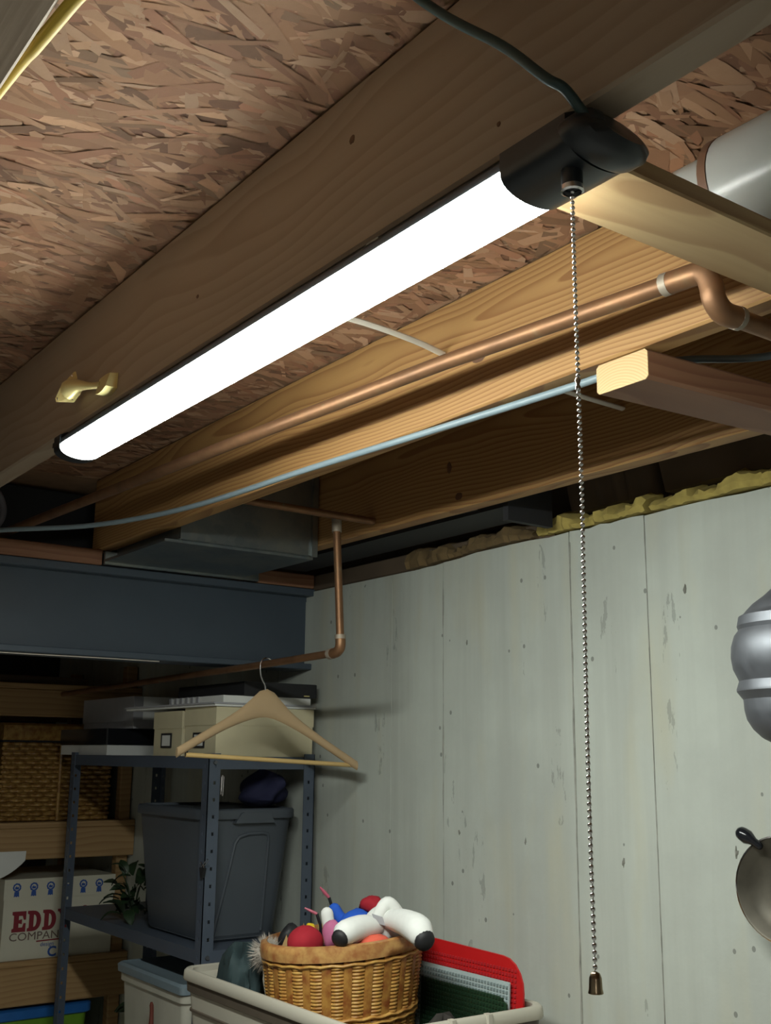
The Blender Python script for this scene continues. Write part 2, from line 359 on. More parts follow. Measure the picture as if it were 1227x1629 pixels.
# strand board: overlapping wood strands on the underside of the deck
def flakes(x0, x1, y0, y1, n):
    mb = MB(); tones = []
    pal = [(0.47, 0.29, 0.15), (0.40, 0.23, 0.11), (0.54, 0.36, 0.20), (0.33, 0.18, 0.09), (0.43, 0.25, 0.135), (0.60, 0.43, 0.26), (0.36, 0.17, 0.09), (0.28, 0.14, 0.075)]
    for _ in range(n):
        L = random.uniform(0.025, 0.115); w = random.uniform(0.004, 0.022)*(0.6+L*6); a = random.gauss(0, 0.55)
        x = random.uniform(x0, x1); y = random.uniform(y0, y1); ca, sa = math.cos(a), math.sin(a)
        z = ZC-0.0006-random.random()*0.0028; tx, ty = random.uniform(-0.018, 0.018), random.uniform(-0.07, 0.07)
        sk = random.uniform(-0.5, 0.5)
        P = [(-L/2, -w/2*random.uniform(.6, 1)), (-L*0.1, -w/2), (L/2+w*sk, -w/2*random.uniform(.5, 1)), (L/2-w*sk*0.5, 0), (L/2, w/2*random.uniform(.5, 1)), (0, w/2), (-L/2+w*sk, w/2*random.uniform(.6, 1)), (-L/2-w*0.3*sk, 0)]
        vs = []
        for p, q in P:
            X, Y = x+p*ca-q*sa, y+p*sa+q*ca
            vs.append((min(max(X, x0), x1), min(max(Y, y0), y1), min(z+p*tx+q*ty, ZC-0.0003)))
        mb.add(vs, [list(range(8))])
        c = random.choice(pal); c = [q*0.75+m_*0.25 for q, m_ in zip(c, (0.43, 0.245, 0.145))]; k = 0.78*random.uniform(0.8, 1.12)*random.choice((1, 1, 1, 1, 1, 1, 0.5, 1.3)); c[1] *= 0.93; tones += [(c[0]*k, c[1]*k, c[2]*k, 1)]*8
    o = make('wood_strand', mb, 'flake', ceil); o['kind'] = 'stuff'
    at = o.data.color_attributes.new('tone', 'FLOAT_COLOR', 'POINT')
    at.data.foreach_set('color', [c for t in tones for c in t])
flakes(0.19, 0.562, 0.3, 3.2, 7000)
flakes(0.594, 0.987, 0.2, 2.6, 4800)
flakes(1.02, 1.38, 0.3, 2.4, 1400)

# ------------------------------------------------------------------ joists and boards
JB = 4.48
def joist(x0, x1, mat, label, JB=JB):
    return tag(make('floor_joist', MB().lumber(x0, x1, -2.58, JB, H, ZC-0.004), mat, smooth=False, origin=((x0+x1)/2, 0, H)), label, 'joist', 'ceiling joists')
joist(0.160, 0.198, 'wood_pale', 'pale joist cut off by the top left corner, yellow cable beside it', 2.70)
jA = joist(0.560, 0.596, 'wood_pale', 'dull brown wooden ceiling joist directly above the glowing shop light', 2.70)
jB = joist(0.985, 1.0225, 'wood', 'orange pine joist with bold grain and copper pipe along its side', 2.60)
jC = joist(1.378, 1.4165, 'wood', 'narrow joist with orange lower edge nearest the concrete wall', 2.70)
knot_m = m_plain('dark_knot', (0.11, 0.05, 0.022), 0.7, var=0.5, scale=90)
def knot(j, x, y, z, ry, rz):
    lp = [(y+ry*math.cos(a)*random.uniform(.8, 1.1), z+rz*math.sin(a)*random.uniform(.8, 1.1)) for a in [2*PI*i/12 for i in range(12)]]
    make('knot', MB().prism(lp, lambda a, b: (x-0.0007, y+(a-y)*.7, z+(b-z)*.7), lambda a, b: (x+0.0005, a, b)), knot_m, j)
knot(jB, 0.985, 1.14, 0.560, 0.016, 0.008); knot(jC, 1.378, 1.66, 0.510, 0.013, 0.009); knot(jC, 1.378, 1.69, 0.575, 0.009, 0.016)
knot(jA, 0.56, 0.84, 0.608, 0.006, 0.006); knot(jA, 0.56, 0.62, 0.516, 0.003, 0.003); knot(jA, 0.56, 1.18, 0.556, 0.004, 0.003)
blk = MB().lumber(0.5975, 0.984, 0.571, 0.656, H, H+0.019, 'X', 0.002)
tag(make('blocking_board', blk, 'wood_x'), 'pale flat blocking board between joists beside the black lamp end', 'board')
t = thing('nailed_board', 'reddish two-by-four with pale sawn end nailed under the joists', 'board', (1.25, 0.885, H-0.038))
b = make('beam', MB(), 'wood_red', t) if False else None
sk = lambda x: -0.066*(x-0.99)
def skewbar(x0, x1, c=0.004):
    a0, a1, z0, z1 = 0.838, 0.921, H-0.039, H-0.0005
    lp = [(a0+c, z0), (a1-c, z0), (a1, z0+c), (a1, z1-c), (a1-c, z1), (a0+c, z1), (a0, z1-c), (a0, z0+c)]
    return MB().loft([[(x, y+sk(x), z) for y, z in lp] for x in (x0, x1)])
make('plank', skewbar(0.993, 1.595), 'wood_red', t)
e = make('sawn_end', skewbar(0.9915, 0.9929), 'endgrain', None, origin=(0.98, 0.89, 0.40)); e.parent = t
e.location = Vector((0.98, 0.89, 0.40))-Vector(t['_o']); e['label'] = 'pale end grain with curved rings'

# ------------------------------------------------------------------ shop light over the joist
FX = 0.584
def shop_light(label, x, y0, y1, mat, zt, chain=True):
    t = thing('shop_light', label, 'shop light', (x, (y0+y1)/2, zt-0.06))
    hw = 0.033
    prof = [(-hw, zt-0.021)]+[(-hw*math.cos(PI*k/14), zt-0.022-0.0175*math.sin(PI*k/14)**0.75) for k in range(1, 14)]+[(hw, zt-0.021)]
    fy = lambda y, s=1.0: [(x+a*s, y, zt-0.022+(b-zt+0.022)*s) for a, b in prof]
    make('diffuser', MB().loft([fy(y0+0.085), fy(y1-0.045), fy(y1-0.034, 0.93)]), mat, t, smooth=True)
    hp = [(-hw+0.0007, -0.0207), (-hw+0.0007, -0.013), (-0.020, -0.0005), (0.020, -0.0005), (hw-0.0007, -0.013), (hw-0.0007, -0.0207)]
    make('housing', MB().loft([[(x+a, y, zt+b) for a, b in hp] for y in (y0+0.02, y1)]), 'black', t)
    k = 1.05
    cap = [(-hw*k, -0.006), (-hw*k, -0.021)]+[(-hw*k*math.cos(PI*i/14), -0.022-0.0192*math.sin(PI*i/14)**0.75) for i in range(1, 14)]+[(hw*k, -0.021), (hw*k, -0.006), (hw*0.7, 0.0), (-hw*0.7, 0.0)]
    make('end_cap', MB().loft([[(x+a, y, zt+b-0.0003) for a, b in cap] for y in (y0+0.012, y0+0.086)]), 'black', t, smooth=True, angle=30)
    make('end_cap', MB().loft([[(x+a*q, y, zt-0.02+(b+0.02)*q) for a, b in cap] for y, q in ((y1-0.036, 0.97), (y1-0.01, 0.97), (y1, 0.8))]), 'black', t, smooth=True, angle=30)
    ov = [(0.040*math.cos(2*PI*i/28), 0.0215*math.sin(2*PI*i/28)) for i in range(28)]
    make('end_plate', MB().loft([[(x+a*q, y+0.35*b, zt-0.0222+b*q) for a, b in ov] for y, q in ((y0-0.014, 0.55), (y0-0.009, 0.86), (y0-0.001, 1.0), (y0+0.012, 1.0), (y0+0.016, 0.96))]), 'black', t, smooth=True)
    make('cord_grip', MB().lathe([(0.013, 0), (0.012, 0.010), (0.006, 0.016)], (x-0.016, y0+0.004, zt-0.018), 16, (-0.75, -0.55, 0.35)), 'black', t, smooth=True)
    for q in (0.25, 0.75):
        make('mount_clip', MB().box(x-0.022, x+0.022, y0+(y1-y0)*q-0.01, y0+(y1-y0)*q+0.01, zt-0.003, zt-0.0004), 'galv', t)
    return t
sl = shop_light('glowing white LED shop light with black end caps under the joist', FX, 0.522, 1.656, 'led', H)
fl = shop_light('second LED shop light hung far behind the viewer', -1.05, -2.0, -0.88, 'led_far', H-0.22)
for y in (-1.8, -1.08): make('hanging_wire', MB().tube([(-1.05, y, H-0.222), (-1.05, y, H+0.002)], 0.002, 6), 'chrome', fl)
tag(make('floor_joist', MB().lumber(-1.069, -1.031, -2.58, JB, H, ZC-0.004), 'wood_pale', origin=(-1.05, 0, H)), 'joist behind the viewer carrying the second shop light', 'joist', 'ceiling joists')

# bead pull chain
cx, cy = 0.5735, 0.5515
make('switch_socket', MB().lathe([(0.0085, 0.0), (0.0085, -0.016), (0.0068, -0.017)], (cx, cy, H-0.036), 18), 'black', sl, smooth=True)
ch = thing('pull_chain', 'silver bead pull chain hanging from the black end of the lamp', 'pull chain', (cx, cy, -0.150))
make('collar', MB().lathe([(0.0062, 0.006), (0.0092, 0.004), (0.0092, 0.0), (0.0074, -0.001), (0.0070, 0.003)], (cx, cy, H-0.0565), 20, cap0=False, cap1=False), 'chrome', ch, smooth=True)
bead = proto(MB().lathe([(0.0017*math.sin(PI*i/8), -0.0017*math.cos(PI*i/8)) for i in range(9)], (0, 0, 0), 12), 'chrome')
z = H-0.0565; zend = -0.140; i = 0
while z > zend:
    if not (0.268 < z < 0.2755): inst(bead, 'bead', ch, (cx+0.0006*math.sin(i*0.05), cy+0.0004*math.sin(i*0.08), z), rot=(i*0.7, 0.2, i*1.1))
    z -= 0.00455; i += 1
make('link_wire', MB().tube([(cx, cy, H-0.054), (cx, cy, zend)], 0.0005, 6), 'chrome', ch)
make('coupling', MB().lathe([(0.0016, 0.005), (0.0023, 0.003), (0.0012, 0.0), (0.0023, -0.003), (0.0016, -0.005)], (cx, cy, 0.272), 12), 'chrome', ch, smooth=True)
make('bell_end', MB().lathe([(0.0012, 0.004), (0.0030, 0.003), (0.0042, 0.0), (0.0046, -0.007), (0.0052, -0.0095), (0.0048, -0.0098), (0.001, -0.0085)], (cx, cy, zend-0.002), 18), m_metal('bronze_bell', (0.42, 0.33, 0.22), 0.2), ch, smooth=True)
# supply cord of the lamp
pts = bez([(FX-0.026, 0.520, H-0.014), (0.540, 0.524, 0.490), (0.530, 0.534, 0.501), (0.521, 0.571, 0.545), (0.505, 0.625, 0.598), (0.478, 0.655, 0.640), (0.44, 0.64, ZC-0.006), (0.36, 0.56, ZC-0.006), (0.31, 0.40, ZC-0.006), (0.30, -0.6, ZC-0.006)], 8)
tag(make('power_cord', MB().tube(pts, 0.0042, 10), 'cord', smooth=True), 'dark green rubber cord running from lamp end up across the joist', 'cord')

# brass bracket on the joist side near the far end of the lamp
br = thing('brass_bracket', 'small polished brass bracket with triangular plate on the joist side', 'bracket', (0.55, 1.50, 0.50))
kt = [(0.545, 1.560, 0.5625), (0.550, 1.5465, 0.5255), (0.545, 1.558, 0.5135), (0.525, 1.571, 0.5135), (0.5235, 1.572, 0.519), (0.527, 1.562, 0.5365)]
kn = Vector((-0.75, 0.60, -0.05)).normalized()
make('plate', MB().loft([[Vector(q)+kn*0.0012 for q in kt], [Vector(q)-kn*0.0016 for q in kt]]), 'brass', br)
for q in ((0.5435, 1.5600, 0.5555), (0.5455, 1.5555, 0.5185), (0.5275, 1.5695, 0.5185)):
    make('screw', MB().lathe([(0.0028, 0.0), (0.0022, 0.0018)], Vector(q)+kn*0.0012, 10, kn), 'chrome', br)
make('arm', MB().tube(bez([(0.539, 1.558, 0.532), (0.541, 1.53, 0.531), (0.546, 1.490, 0.521), (0.549, 1.455, 0.514)], 5), [0.0155, 0.015, 0.014, 0.0125, 0.011, 0.0095, 0.008, 0.007, 0.006, 0.0055, 0.005, 0.005, 0.005, 0.005, 0.005, 0.005][:16], 12), 'brass', br, smooth=True)
make('foot', MB().loft([[(0.5425, y, z), (0.5595, y, z), (0.5595, y-0.001, z+h), (0.547, y-0.001, z+h*0.9)] for y, z, h in ((1.462, 0.500, 0.026), (1.450, 0.498, 0.029), (1.436, 0.499, 0.028), (1.424, 0.503, 0.022))]), 'brass', br)

# ------------------------------------------------------------------ pipes and cables overhead
cp = thing('copper_pipe', 'copper pipe along the orange joist turning through a soldered elbow', 'pipe', (0.962, 1.5, 0.53))
make('run', MB().tube([(0.9130, 0.700, 0.5085), (0.872, 1.08, 0.510), (0.840, 1.54, 0.511), (0.768, 2.758, 0.512)], 0.0105, 14), 'copper', cp, smooth=True)
el = make('elbow', MB().tube(bez([(0.9092, 0.735, 0.5087), (0.9130, 0.700, 0.5085), (0.913, 0.688, 0.504), (0.9145, 0.683, 0.490), (0.917, 0.682, 0.474), (0.930, 0.6815, 0.4625), (0.955, 0.681, 0.462)], 5), 0.0128, 14), 'copper', cp, smooth=True)
make('branch', MB().tube([(0.935, 0.6813, 0.462), (1.375, 0.678, 0.461)], 0.0105, 14), 'copper', cp, smooth=True)
for p, q in (((0.9086, 0.741, 0.5088), (0.9095, 0.732, 0.5087)), ((0.950, 0.681, 0.462), (0.957, 0.681, 0.462))):
    make('solder_joint', MB().tube([p, q], 0.0132, 14), 'solder', el, smooth=True)
p2 = thing('copper_drop_pipe', 'thin copper pipe dropping from the joists beside the concrete wall', 'pipe', (1.3, 1.97, 0.2))
make('crossing', MB().tube([(1.0225, 2.035, 0.530), (1.30, 1.972, 0.512), (1.378, 1.952, 0.507)], 0.0085, 12), 'copper', p2, smooth=True)
make('tee', MB().tube([(1.30, 1.985, 0.509), (1.30, 1.983, 0.478)], 0.0108, 12), 'solder', p2, smooth=True)
make('drop', MB().tube([(1.30, 1.984, 0.49), (1.301, 1.962, 0.232)], 0.0085, 12), 'copper', p2, smooth=True)
make('elbow', MB().tube(bez([(1.301, 1.963, 0.248), (1.301, 1.962, 0.232), (1.301, 1.966, 0.222), (1.301, 1.978, 0.216), (1.301, 2.0, 0.214)], 5), 0.0112, 12), 'copper', p2, smooth=True)
for a, b in (((1.301, 1.9635, 0.252), (1.301, 1.963, 0.243)), ((1.301, 1.992, 0.2145), (1.301, 2.004, 0.214))):
    make('solder_joint', MB().tube([a, b], 0.0120, 12), 'solder', p2, smooth=True)
make('hanging_rail', MB().tube([(1.301, 1.985, 0.215), (1.30, 2.313, 0.208), (1.298, 3.60, 0.190)], 0.0085, 12), 'copper', p2, smooth=True)

pts = bez([(0.66, 2.555, 0.4775), (0.705, 2.42, 0.476), (0.844, 2.226, 0.474), (0.930, 1.95, 0.476), (0.962, 1.538, 0.4775), (0.990, 1.237, 0.4785), (1.012, 0.955, 0.4790), (1.05, 0.94, 0.500), (1.15, 0.905, 0.525), (1.22, 0.82, 0.522), (1.26, 0.66, 0.53), (1.30, 0.3, 0.54), (1.370, -0.4, 0.55)], 9)
tag(make('grey_cable', MB().tube(pts, 0.0053, 10), 'bluecable', smooth=True), 'grey-blue cable swagged below the joists from the steel beam', 'cable')
pts = bez([(0.596, 1.160, 0.575), (0.70, 1.170, 0.578), (0.82, 1.186, 0.5865), (0.92, 1.205, 0.590), (0.986, 1.222, 0.590)], 8)
tag(make('white_cable', MB().tube(pts, 0.0062, 10, flat=0.6), 'romex', smooth=True), 'white cable crossing the bay behind the lamp into the orange joist', 'cable')
pts = bez([(1.0225, 1.20, 0.585), (1.12, 1.214, 0.586), (1.26, 1.222, 0.584), (1.379, 1.223, 0.582)], 8)
tag(make('white_cable', MB().tube(pts, 0.0062, 10, flat=0.6), 'romex', smooth=True), 'white cable end entering the joist behind the sawn board end', 'cable')
pts = bez([(0.2125, -0.5, 0.4890), (0.2125, 0.3, 0.4885), (0.2105, 0.58, 0.4885), (0.2065, 0.655, 0.4895), (0.2045, 0.72, 0.494), (0.2045, 0.80, 0.505), (0.2045, 1.2, 0.54)], 8)
tag(make('yellow_cable', MB().tube(pts, 0.0055, 10, flat=0.55), 'yellow', smooth=True), 'yellow cable beside the joist in the top left corner', 'cable')

pv = thing('pvc_drain_pipe', 'fat white plastic drain pipe with coupling in the upper right bay', 'pipe', (0.9, 0.3, 0.52))
make('pipe', MB().lathe([(0.045, 0), (0.045, 0.50)], (0.895, 0.20, 0.572), 36, (0, 1, 0)), 'pvc', pv, smooth=True)
make('coupling', MB().lathe([(0.052, 0), (0.055, 0.004), (0.055, 0.40), (0.0535, 0.405)], (0.895, 0.225, 0.572), 36, (0, 1, 0)), 'pvc', pv, smooth=True)
make('primer_band', MB().lathe([(0.0475, 0), (0.0555, 0.0), (0.0555, 0.010), (0.0475, 0.012)], (0.895, 0.627, 0.572), 36, (0, 1, 0)), 'ring', pv, smooth=True)

# ------------------------------------------------------------------ steel beam, plate, duct
bx1 = 1.66
st = thing('steel_beam', 'slate blue painted steel I-beam running into the concrete wall', 'beam', (0, 2.6, 0.226))
make('upper_flange', MB().lumber(-2.6, bx1, 2.553, 2.655, 0.427, 0.4465, 'X', 0.002), 'beam', st)
make('web', MB().box(-2.6, bx1, 2.590, 2.605, 0.24, 0.428), 'beam', st)
make('lower_flange', MB().lumber(-2.6, bx1, 2.553, 2.655, 0.227, 0.243, 'X', 0.002), 'beam', st)
tag(make('beam_plate', MB().lumber(-2.6, 0.992, 2.550, 2.66, 0.4475, H-0.0005, 'X'), 'wood_red'), 'reddish wooden plate lying on the blue steel beam', 'plate')
tag(make('beam_plate', MB().lumber(1.425, 1.60, 2.550, 2.66, 0.4475, H-0.0005, 'X'), 'wood_red'), 'short reddish plate on the beam next to the concrete wall', 'plate')
tag(make('thin_wire', MB().tube(bez([(-0.6, 2.549, 0.2235), (0.4, 2.549, 0.2235), (0.767, 2.549, 0.2225), (1.0, 2.549, 0.2235), (1.16, 2.56, 0.2245)], 5), 0.0013, 6), 'romex', smooth=True), 'thin pale wire along the lower edge of the steel beam', 'wire')
du = thing('sheet_metal_duct', 'dull galvanised duct between the joists above the steel beam', 'duct', (1.2, 2.4, 0.45))
d = MB().box(1.025, 1.366, 2.185, 2.54, 0.461, 0.664); make('duct_box', d, 'galv', du)
make('corner_seam', MB().box(1.360, 1.3745, 2.178, 2.186, 0.458, 0.664), 'galv', du)
make('bottom_lip', MB().box(0.995, 1.42, 2.538, 2.549, 0.4485, 0.480), 'galv', du)
make('bottom_pan', MB().box(0.995, 1.376, 2.20, 2.538, 0.4545, 0.4605), 'galv', du)
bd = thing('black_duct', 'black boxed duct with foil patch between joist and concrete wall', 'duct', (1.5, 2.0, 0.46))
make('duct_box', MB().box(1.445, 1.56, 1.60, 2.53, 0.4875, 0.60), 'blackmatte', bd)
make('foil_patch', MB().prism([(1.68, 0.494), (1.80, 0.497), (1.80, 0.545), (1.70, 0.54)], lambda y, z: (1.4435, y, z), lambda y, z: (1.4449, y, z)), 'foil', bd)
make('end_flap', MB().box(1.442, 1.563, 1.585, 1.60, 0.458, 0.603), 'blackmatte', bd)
tag(make('gap_blackout', MB().lumber(-2.5, 1.365, 2.76, 3.10, 0.4875, ZC-0.006, 'X', 0.004), 'blackmatte'), 'black box added to darken the gap behind the steel beam', 'duct')  # added black filler, keeps the bays beyond the beam dark
# pipe loop hanging at the left edge
hl = thing('grey_hose', 'grey hose loop in the dark gap above the beam, left edge', 'hose', (0.75, 2.7, 0.50))
make('hose_loop', MB().tube(bez([(0.735, 2.70, 0.640), (0.775, 2.70, 0.62), (0.790, 2.70, 0.575), (0.772, 2.70, 0.535), (0.735, 2.70, 0.512)], 6), 0.009, 10), m_plain('grey_hose', (0.22, 0.22, 0.25), 0.6), hl, smooth=True)
make('stub_pipe', MB().lathe([(0.026, 0), (0.026, 0.185)], (0.717, 2.70, H), 18), m_plain('grey_hose', (0.3, 0.3, 0.29), 0.6), hl, smooth=True)

# insulation along the top of the wall: lumps of fibreglass and dark paper facing
def batt(y0, y1, label, seed, mat='insul'):
    rr = random.Random(seed); n = int((y1-y0)/0.009); loops = []
    for i in range(n+1):
        y = y0+(y1-y0)*i/n; k = 1.0 if 0 < i < n else 0.6
        lo = 0.5+0.5*math.sin(y*37+seed)*math.sin(y*17.3); zt = 0.468+(0.026*lo+rr.uniform(0.0, 0.009))*k; xf = 1.588-0.012*lo+rr.uniform(-0.004, 0.004); zb = walltop(y)+0.002
        loops.append([(1.64, y, zb), (xf+0.006, y, zb+rr.uniform(0, 0.003)), (xf, y, zb+(zt-zb)*0.35), (xf+rr.uniform(0, 0.012), y, zb+(zt-zb)*0.75), (xf+0.03, y, zt), (1.64, y, zt+0.01)])
    o = make('insulation_batt', MB().loft(loops), mat, smooth=True, angle=35); tag(o, label, 'insulation')
batt(0.55, 1.352, 'yellow fibreglass batt on the wall top at the right edge', 3)
batt(1.362, 1.655, 'yellow fibreglass batt on the wall top left of the dark gap', 5)
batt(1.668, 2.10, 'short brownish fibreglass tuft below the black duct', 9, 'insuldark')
def facing(y0, y1, seed, label):
    rr = random.Random(seed); n = 16; L = []
    for i in range(n+1):
        y = y0+(y1-y0)*i/n
        L.append([(1.615+rr.uniform(-0.008, 0.008), y, 0.495), (1.60+rr.uniform(-0.012, 0.012), y, 0.55), (1.605+rr.uniform(-0.01, 0.01), y, 0.61), (1.61, y, 0.668), (1.655, y, 0.668), (1.655, y, 0.495)])
    tag(make('paper_facing', MB().loft(L), 'kraft', smooth=True, angle=60), label, 'insulation')
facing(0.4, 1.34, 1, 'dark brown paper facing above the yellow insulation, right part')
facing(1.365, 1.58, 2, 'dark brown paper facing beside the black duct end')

# ------------------------------------------------------------------ coat hanger on the copper rail
hy = 2.27
hg = thing('coat_hanger', 'light wooden coat hanger with trouser bar hanging on the pipe', 'hanger', (1.295, hy, -0.03))
top, bot = [], []
for i in range(25):
    u = -1+2*i/24; x = 1.303+0.236*u
    v_ = math.sqrt(u*u+0.02)-0.1414; zc = 0.106-0.134*v_-0.013*u
    rise = 0.034*math.exp(-(abs(u)/0.17)**2.4); th = 0.0125+0.014*math.exp(-(u/0.34)**2)
    top.append((x, zc+th+rise*0.55)); bot.append((x, zc-th*0.75))
loops = []
for (x, zt), (x2, zb) in zip(top, bot):
    u = (x-1.303)/0.236; yb = -0.030*u*u; w = 0.0075
    zm = (zt+zb)/2; h = (zt-zb)/2
    loops.append([(x, hy+yb+w*math.cos(a)*(1 if abs(u) < 0.99 else 0.7), zm+h*math.sin(a)) for a in [2*PI*k/12 for k in range(12)]])
make('shoulders', MB().loft(loops), 'hanger', hg, smooth=True)
make('trouser_bar', MB().tube([(1.092, hy-0.022, 0.000), (1.535, hy-0.022, -0.021)], 0.0052, 12), 'bar', hg, smooth=True)
for x, za, zb in ((1.094, 0.018, -0.004), (1.522, -0.003, -0.025)):
    make('bar_clip', MB().tube([(x, hy-0.024, za), (x, hy-0.022, zb)], 0.0030, 8), 'blackmatte', hg)
hk = [(1.297, hy, 0.140), (1.297, hy, 0.158), (1.287, hy, 0.175), (1.283, hy, 0.192), (1.283, hy, 0.208), (1.2885, hy, 0.219), (1.300, hy, 0.2225), (1.3115, hy, 0.218), (1.316, hy, 0.206)]
make('hook', MB().tube(bez(hk, 5), 0.0017, 8), 'chrome', hg, smooth=True)
make('hook_ferrule', MB().lathe([(0.0035, 0), (0.003, 0.006)], (1.297, hy, 0.139), 10), 'brass', hg, smooth=True)

# ------------------------------------------------------------------ grey steel shelving against the wall
rk = thing('steel_shelving', 'slate grey perforated steel shelving unit against the concrete wall', 'shelf', (1.42, 2.95, ZF))
RX0, RX1, RY0, RY1 = 1.268, 1.572, 2.480, 3.405
def post(x, y, sx, sy):
    """slotted angle: two flanges, each two strips joined by bridges so that real holes stay open"""
    mb = MB(); w = 0.032; th = 0.002; z0, z1 = ZF, 0.004
    for fl in (0, 1):
        def put(a0, a1, zz0, zz1):
            lo, hi = sorted((a0, a1))
            if fl == 0:
                xs = sorted((x+sx*lo, x+sx*hi)); ys_ = sorted((y, y+sy*th)); mb.box(xs[0], xs[1], ys_[0], ys_[1], zz0, zz1)
            else:
                yy = sorted((y+sy*lo, y+sy*hi)); xs = sorted((x, x+sx*th)); mb.box(xs[0], xs[1], yy[0], yy[1], zz0, zz1)
        put(0, 0.0145, z0, z1); put(0.0205, w, z0, z1)
        z = z0+0.01
        prev = z0
        while z < z1-0.02:
            put(0.0145, 0.0205, prev, z); prev = z+0.008; z += 0.04
        put(0.0145, 0.0205, prev, z1)
    return make('post', mb, 'rack', rk)
post(RX0, RY0, 1, 1); post(RX1, RY0, -1, 1); post(RX0, RY1, 1, -1); post(RX1, RY1, -1, -1)
def tray(zt):
    e = 0.0025; h = 0.03
    mb = MB().box(RX0+e, RX1-e, RY0+e, RY1-e, zt-0.002, zt)
    mb.box(RX0+e, RX0+e+0.0015, RY0+e, RY1-e, zt-h, zt-0.002).box(RX1-e-0.0015, RX1-e, RY0+e, RY1-e, zt-h, zt-0.002)
    mb.box(RX0+e, RX1-e, RY0+e, RY0+e+0.0015, zt-h, zt-0.002).box(RX0+e, RX1-e, RY1-e-0.0015, RY1-e, zt-h, zt-0.002)
    return make('shelf_tray', mb, 'rack', rk)
for zt in (-0.004, -0.4515, -0.865, -1.27, -1.62): tray(zt)
for y in (RY0-0.0015, ):
    for x in (RX0+0.017, RX1-0.017):
        for zt in (-0.018, -0.466):
            make('bolt', MB().lathe([(0.006, 0.0), (0.0045, 0.004)], (x, y+0.0013, zt), 8, (0, -1, 0)), 'steel', rk)
# clips left on the front post
cl = thing('binder_clip', 'black binder clip pinched on the shelving post', 'clip', (1.268, 2.478, -0.285))
make('jaw', MB().prism([(2.468, -0.262), (2.492, -0.262), (2.484, -0.285), (2.476, -0.285)], lambda y, z: (1.2600, y, z), lambda y, z: (1.2675, y, z)), 'blackmatte', cl)
make('wire_handle', MB().tube([(1.262, 2.487, -0.263), (1.262, 2.455, -0.240), (1.262, 2.449, -0.243), (1.262, 2.481, -0.266)], 0.0011, 6), 'chrome', cl)
make('wire_handle', MB().tube([(1.262, 2.470, -0.262), (1.262, 2.487, -0.249), (1.262, 2.490, -0.253)], 0.0011, 6), 'chrome', cl)
tag(make('paper_clip', MB().tube([(1.303, 2.478, -0.052), (1.303, 2.478, -0.094), (1.308, 2.478, -0.097), (1.309, 2.478, -0.052), (1.305, 2.478, -0.048), (1.304, 2.478, -0.086)], 0.0009, 6), 'chrome'), 'wire paper clip hooked on the shelving post near the top shelf', 'clip')

# grey tote on the middle shelf
def tote(t, cx, cy, w0, d0, w1, d1, z0, z1, mat, rc=0.035, wall=0.004):
    mb = MB(); seq = []
    for k in range(5):
        f = k/4; seq.append(ring3(rrect(cx, cy, w0+(w1-w0)*f, d0+(d1-d0)*f, rc), z0+0.012+(z1-z0-0.012)*f))
    outer = [ring3(rrect(cx, cy, w0-0.02, d0-0.02, rc), z0)]+seq
    inner = [[(cx+(x-cx)*(1-2*wall/w1), cy+(y-cy)*(1-2*wall/d1), zz) for x, y, zz in L] for L in reversed(seq)]
    inner.append([(x, y, z0+0.006) for x, y, zz in inner[-1]])
    mb.loft(outer+inner); return make('body', mb, mat, t, smooth=True, angle=50)
gt = thing('grey_tote', 'dark grey plastic storage tote with lid on the steel shelf', 'tote', (1.42, 2.73, -0.4515))
gcx, gcy = 1.4225, 2.742
tote(gt, gcx, gcy, 0.215, 0.335, 0.262, 0.405, -0.451, -0.145, 'greytote')
lid = []
for w, d, zz in ((0.264, 0.408, -0.156), (0.278, 0.424, -0.156), (0.280, 0.426, -0.152), (0.279, 0.425, -0.136), (0.274, 0.420, -0.132), (0.258, 0.402, -0.131), (0.253, 0.397, -0.137)):
    lid.append(ring3(rrect(gcx, gcy, w, d, 0.045, 6), zz))
make('lid', MB().loft(lid), 'greytote', gt, smooth=True, angle=50)
# handle arch and grip on the end face, ribs on the long face
def endy(z): return gcy-(0.335+(0.405-0.335)*(z+0.439)/(0.294))/2-0.0012
arch = [(1.345, -0.43), (1.372, -0.29), (1.384, -0.215), (1.394, -0.200), (1.420, -0.193), (1.462, -0.192), (1.476, -0.196), (1.479, -0.208), (1.479, -0.29), (1.479, -0.43)]
make('handle_arch', MB().tube([(x, endy(z), z) for x, z in arch], 0.0045, 8), 'greytote', gt, smooth=True)
make('recess_panel', MB().prism([(x+(1.43-x)*0.06, z-0.006) for x, z in arch], lambda x, z: (x, endy(z)-0.0005, z), lambda x, z: (x, endy(z)+0.006, z)), 'greytote', gt)
make('latch', MB().prism([(1.372, -0.166), (1.388, -0.143), (1.396, -0.1395), (1.462, -0.1395), (1.470, -0.143), (1.486, -0.166)], lambda x, z: (x, gcy-0.2175, z), lambda x, z: (x, gcy-0.20, z)), 'greytote', gt)
bg = MB(); L = []
for i in range(11):
    f = i/10; row = []
    for j in range(22):
        a = 2*PI*j/22; k = 1+0.25*math.sin(2*a+4*f)+0.13*math.sin(5*a-7*f)
        row.append((1.500+0.052*k*math.cos(a)*(1-0.55*f**2)*min(1, 0.5+3*f), 2.640-0.05*f+0.085*k*math.sin(a)*(1-0.6*f**2)*min(1, 0.5+3*f), -0.1305+0.085*f*(1-0.12*math.cos(a))))
    L.append(row)
bg.loft(L); tag(make('cloth_bag', bg, 'navy', smooth=True, angle=60), 'dark navy cloth bag lying on the grey tote lid', 'bag')

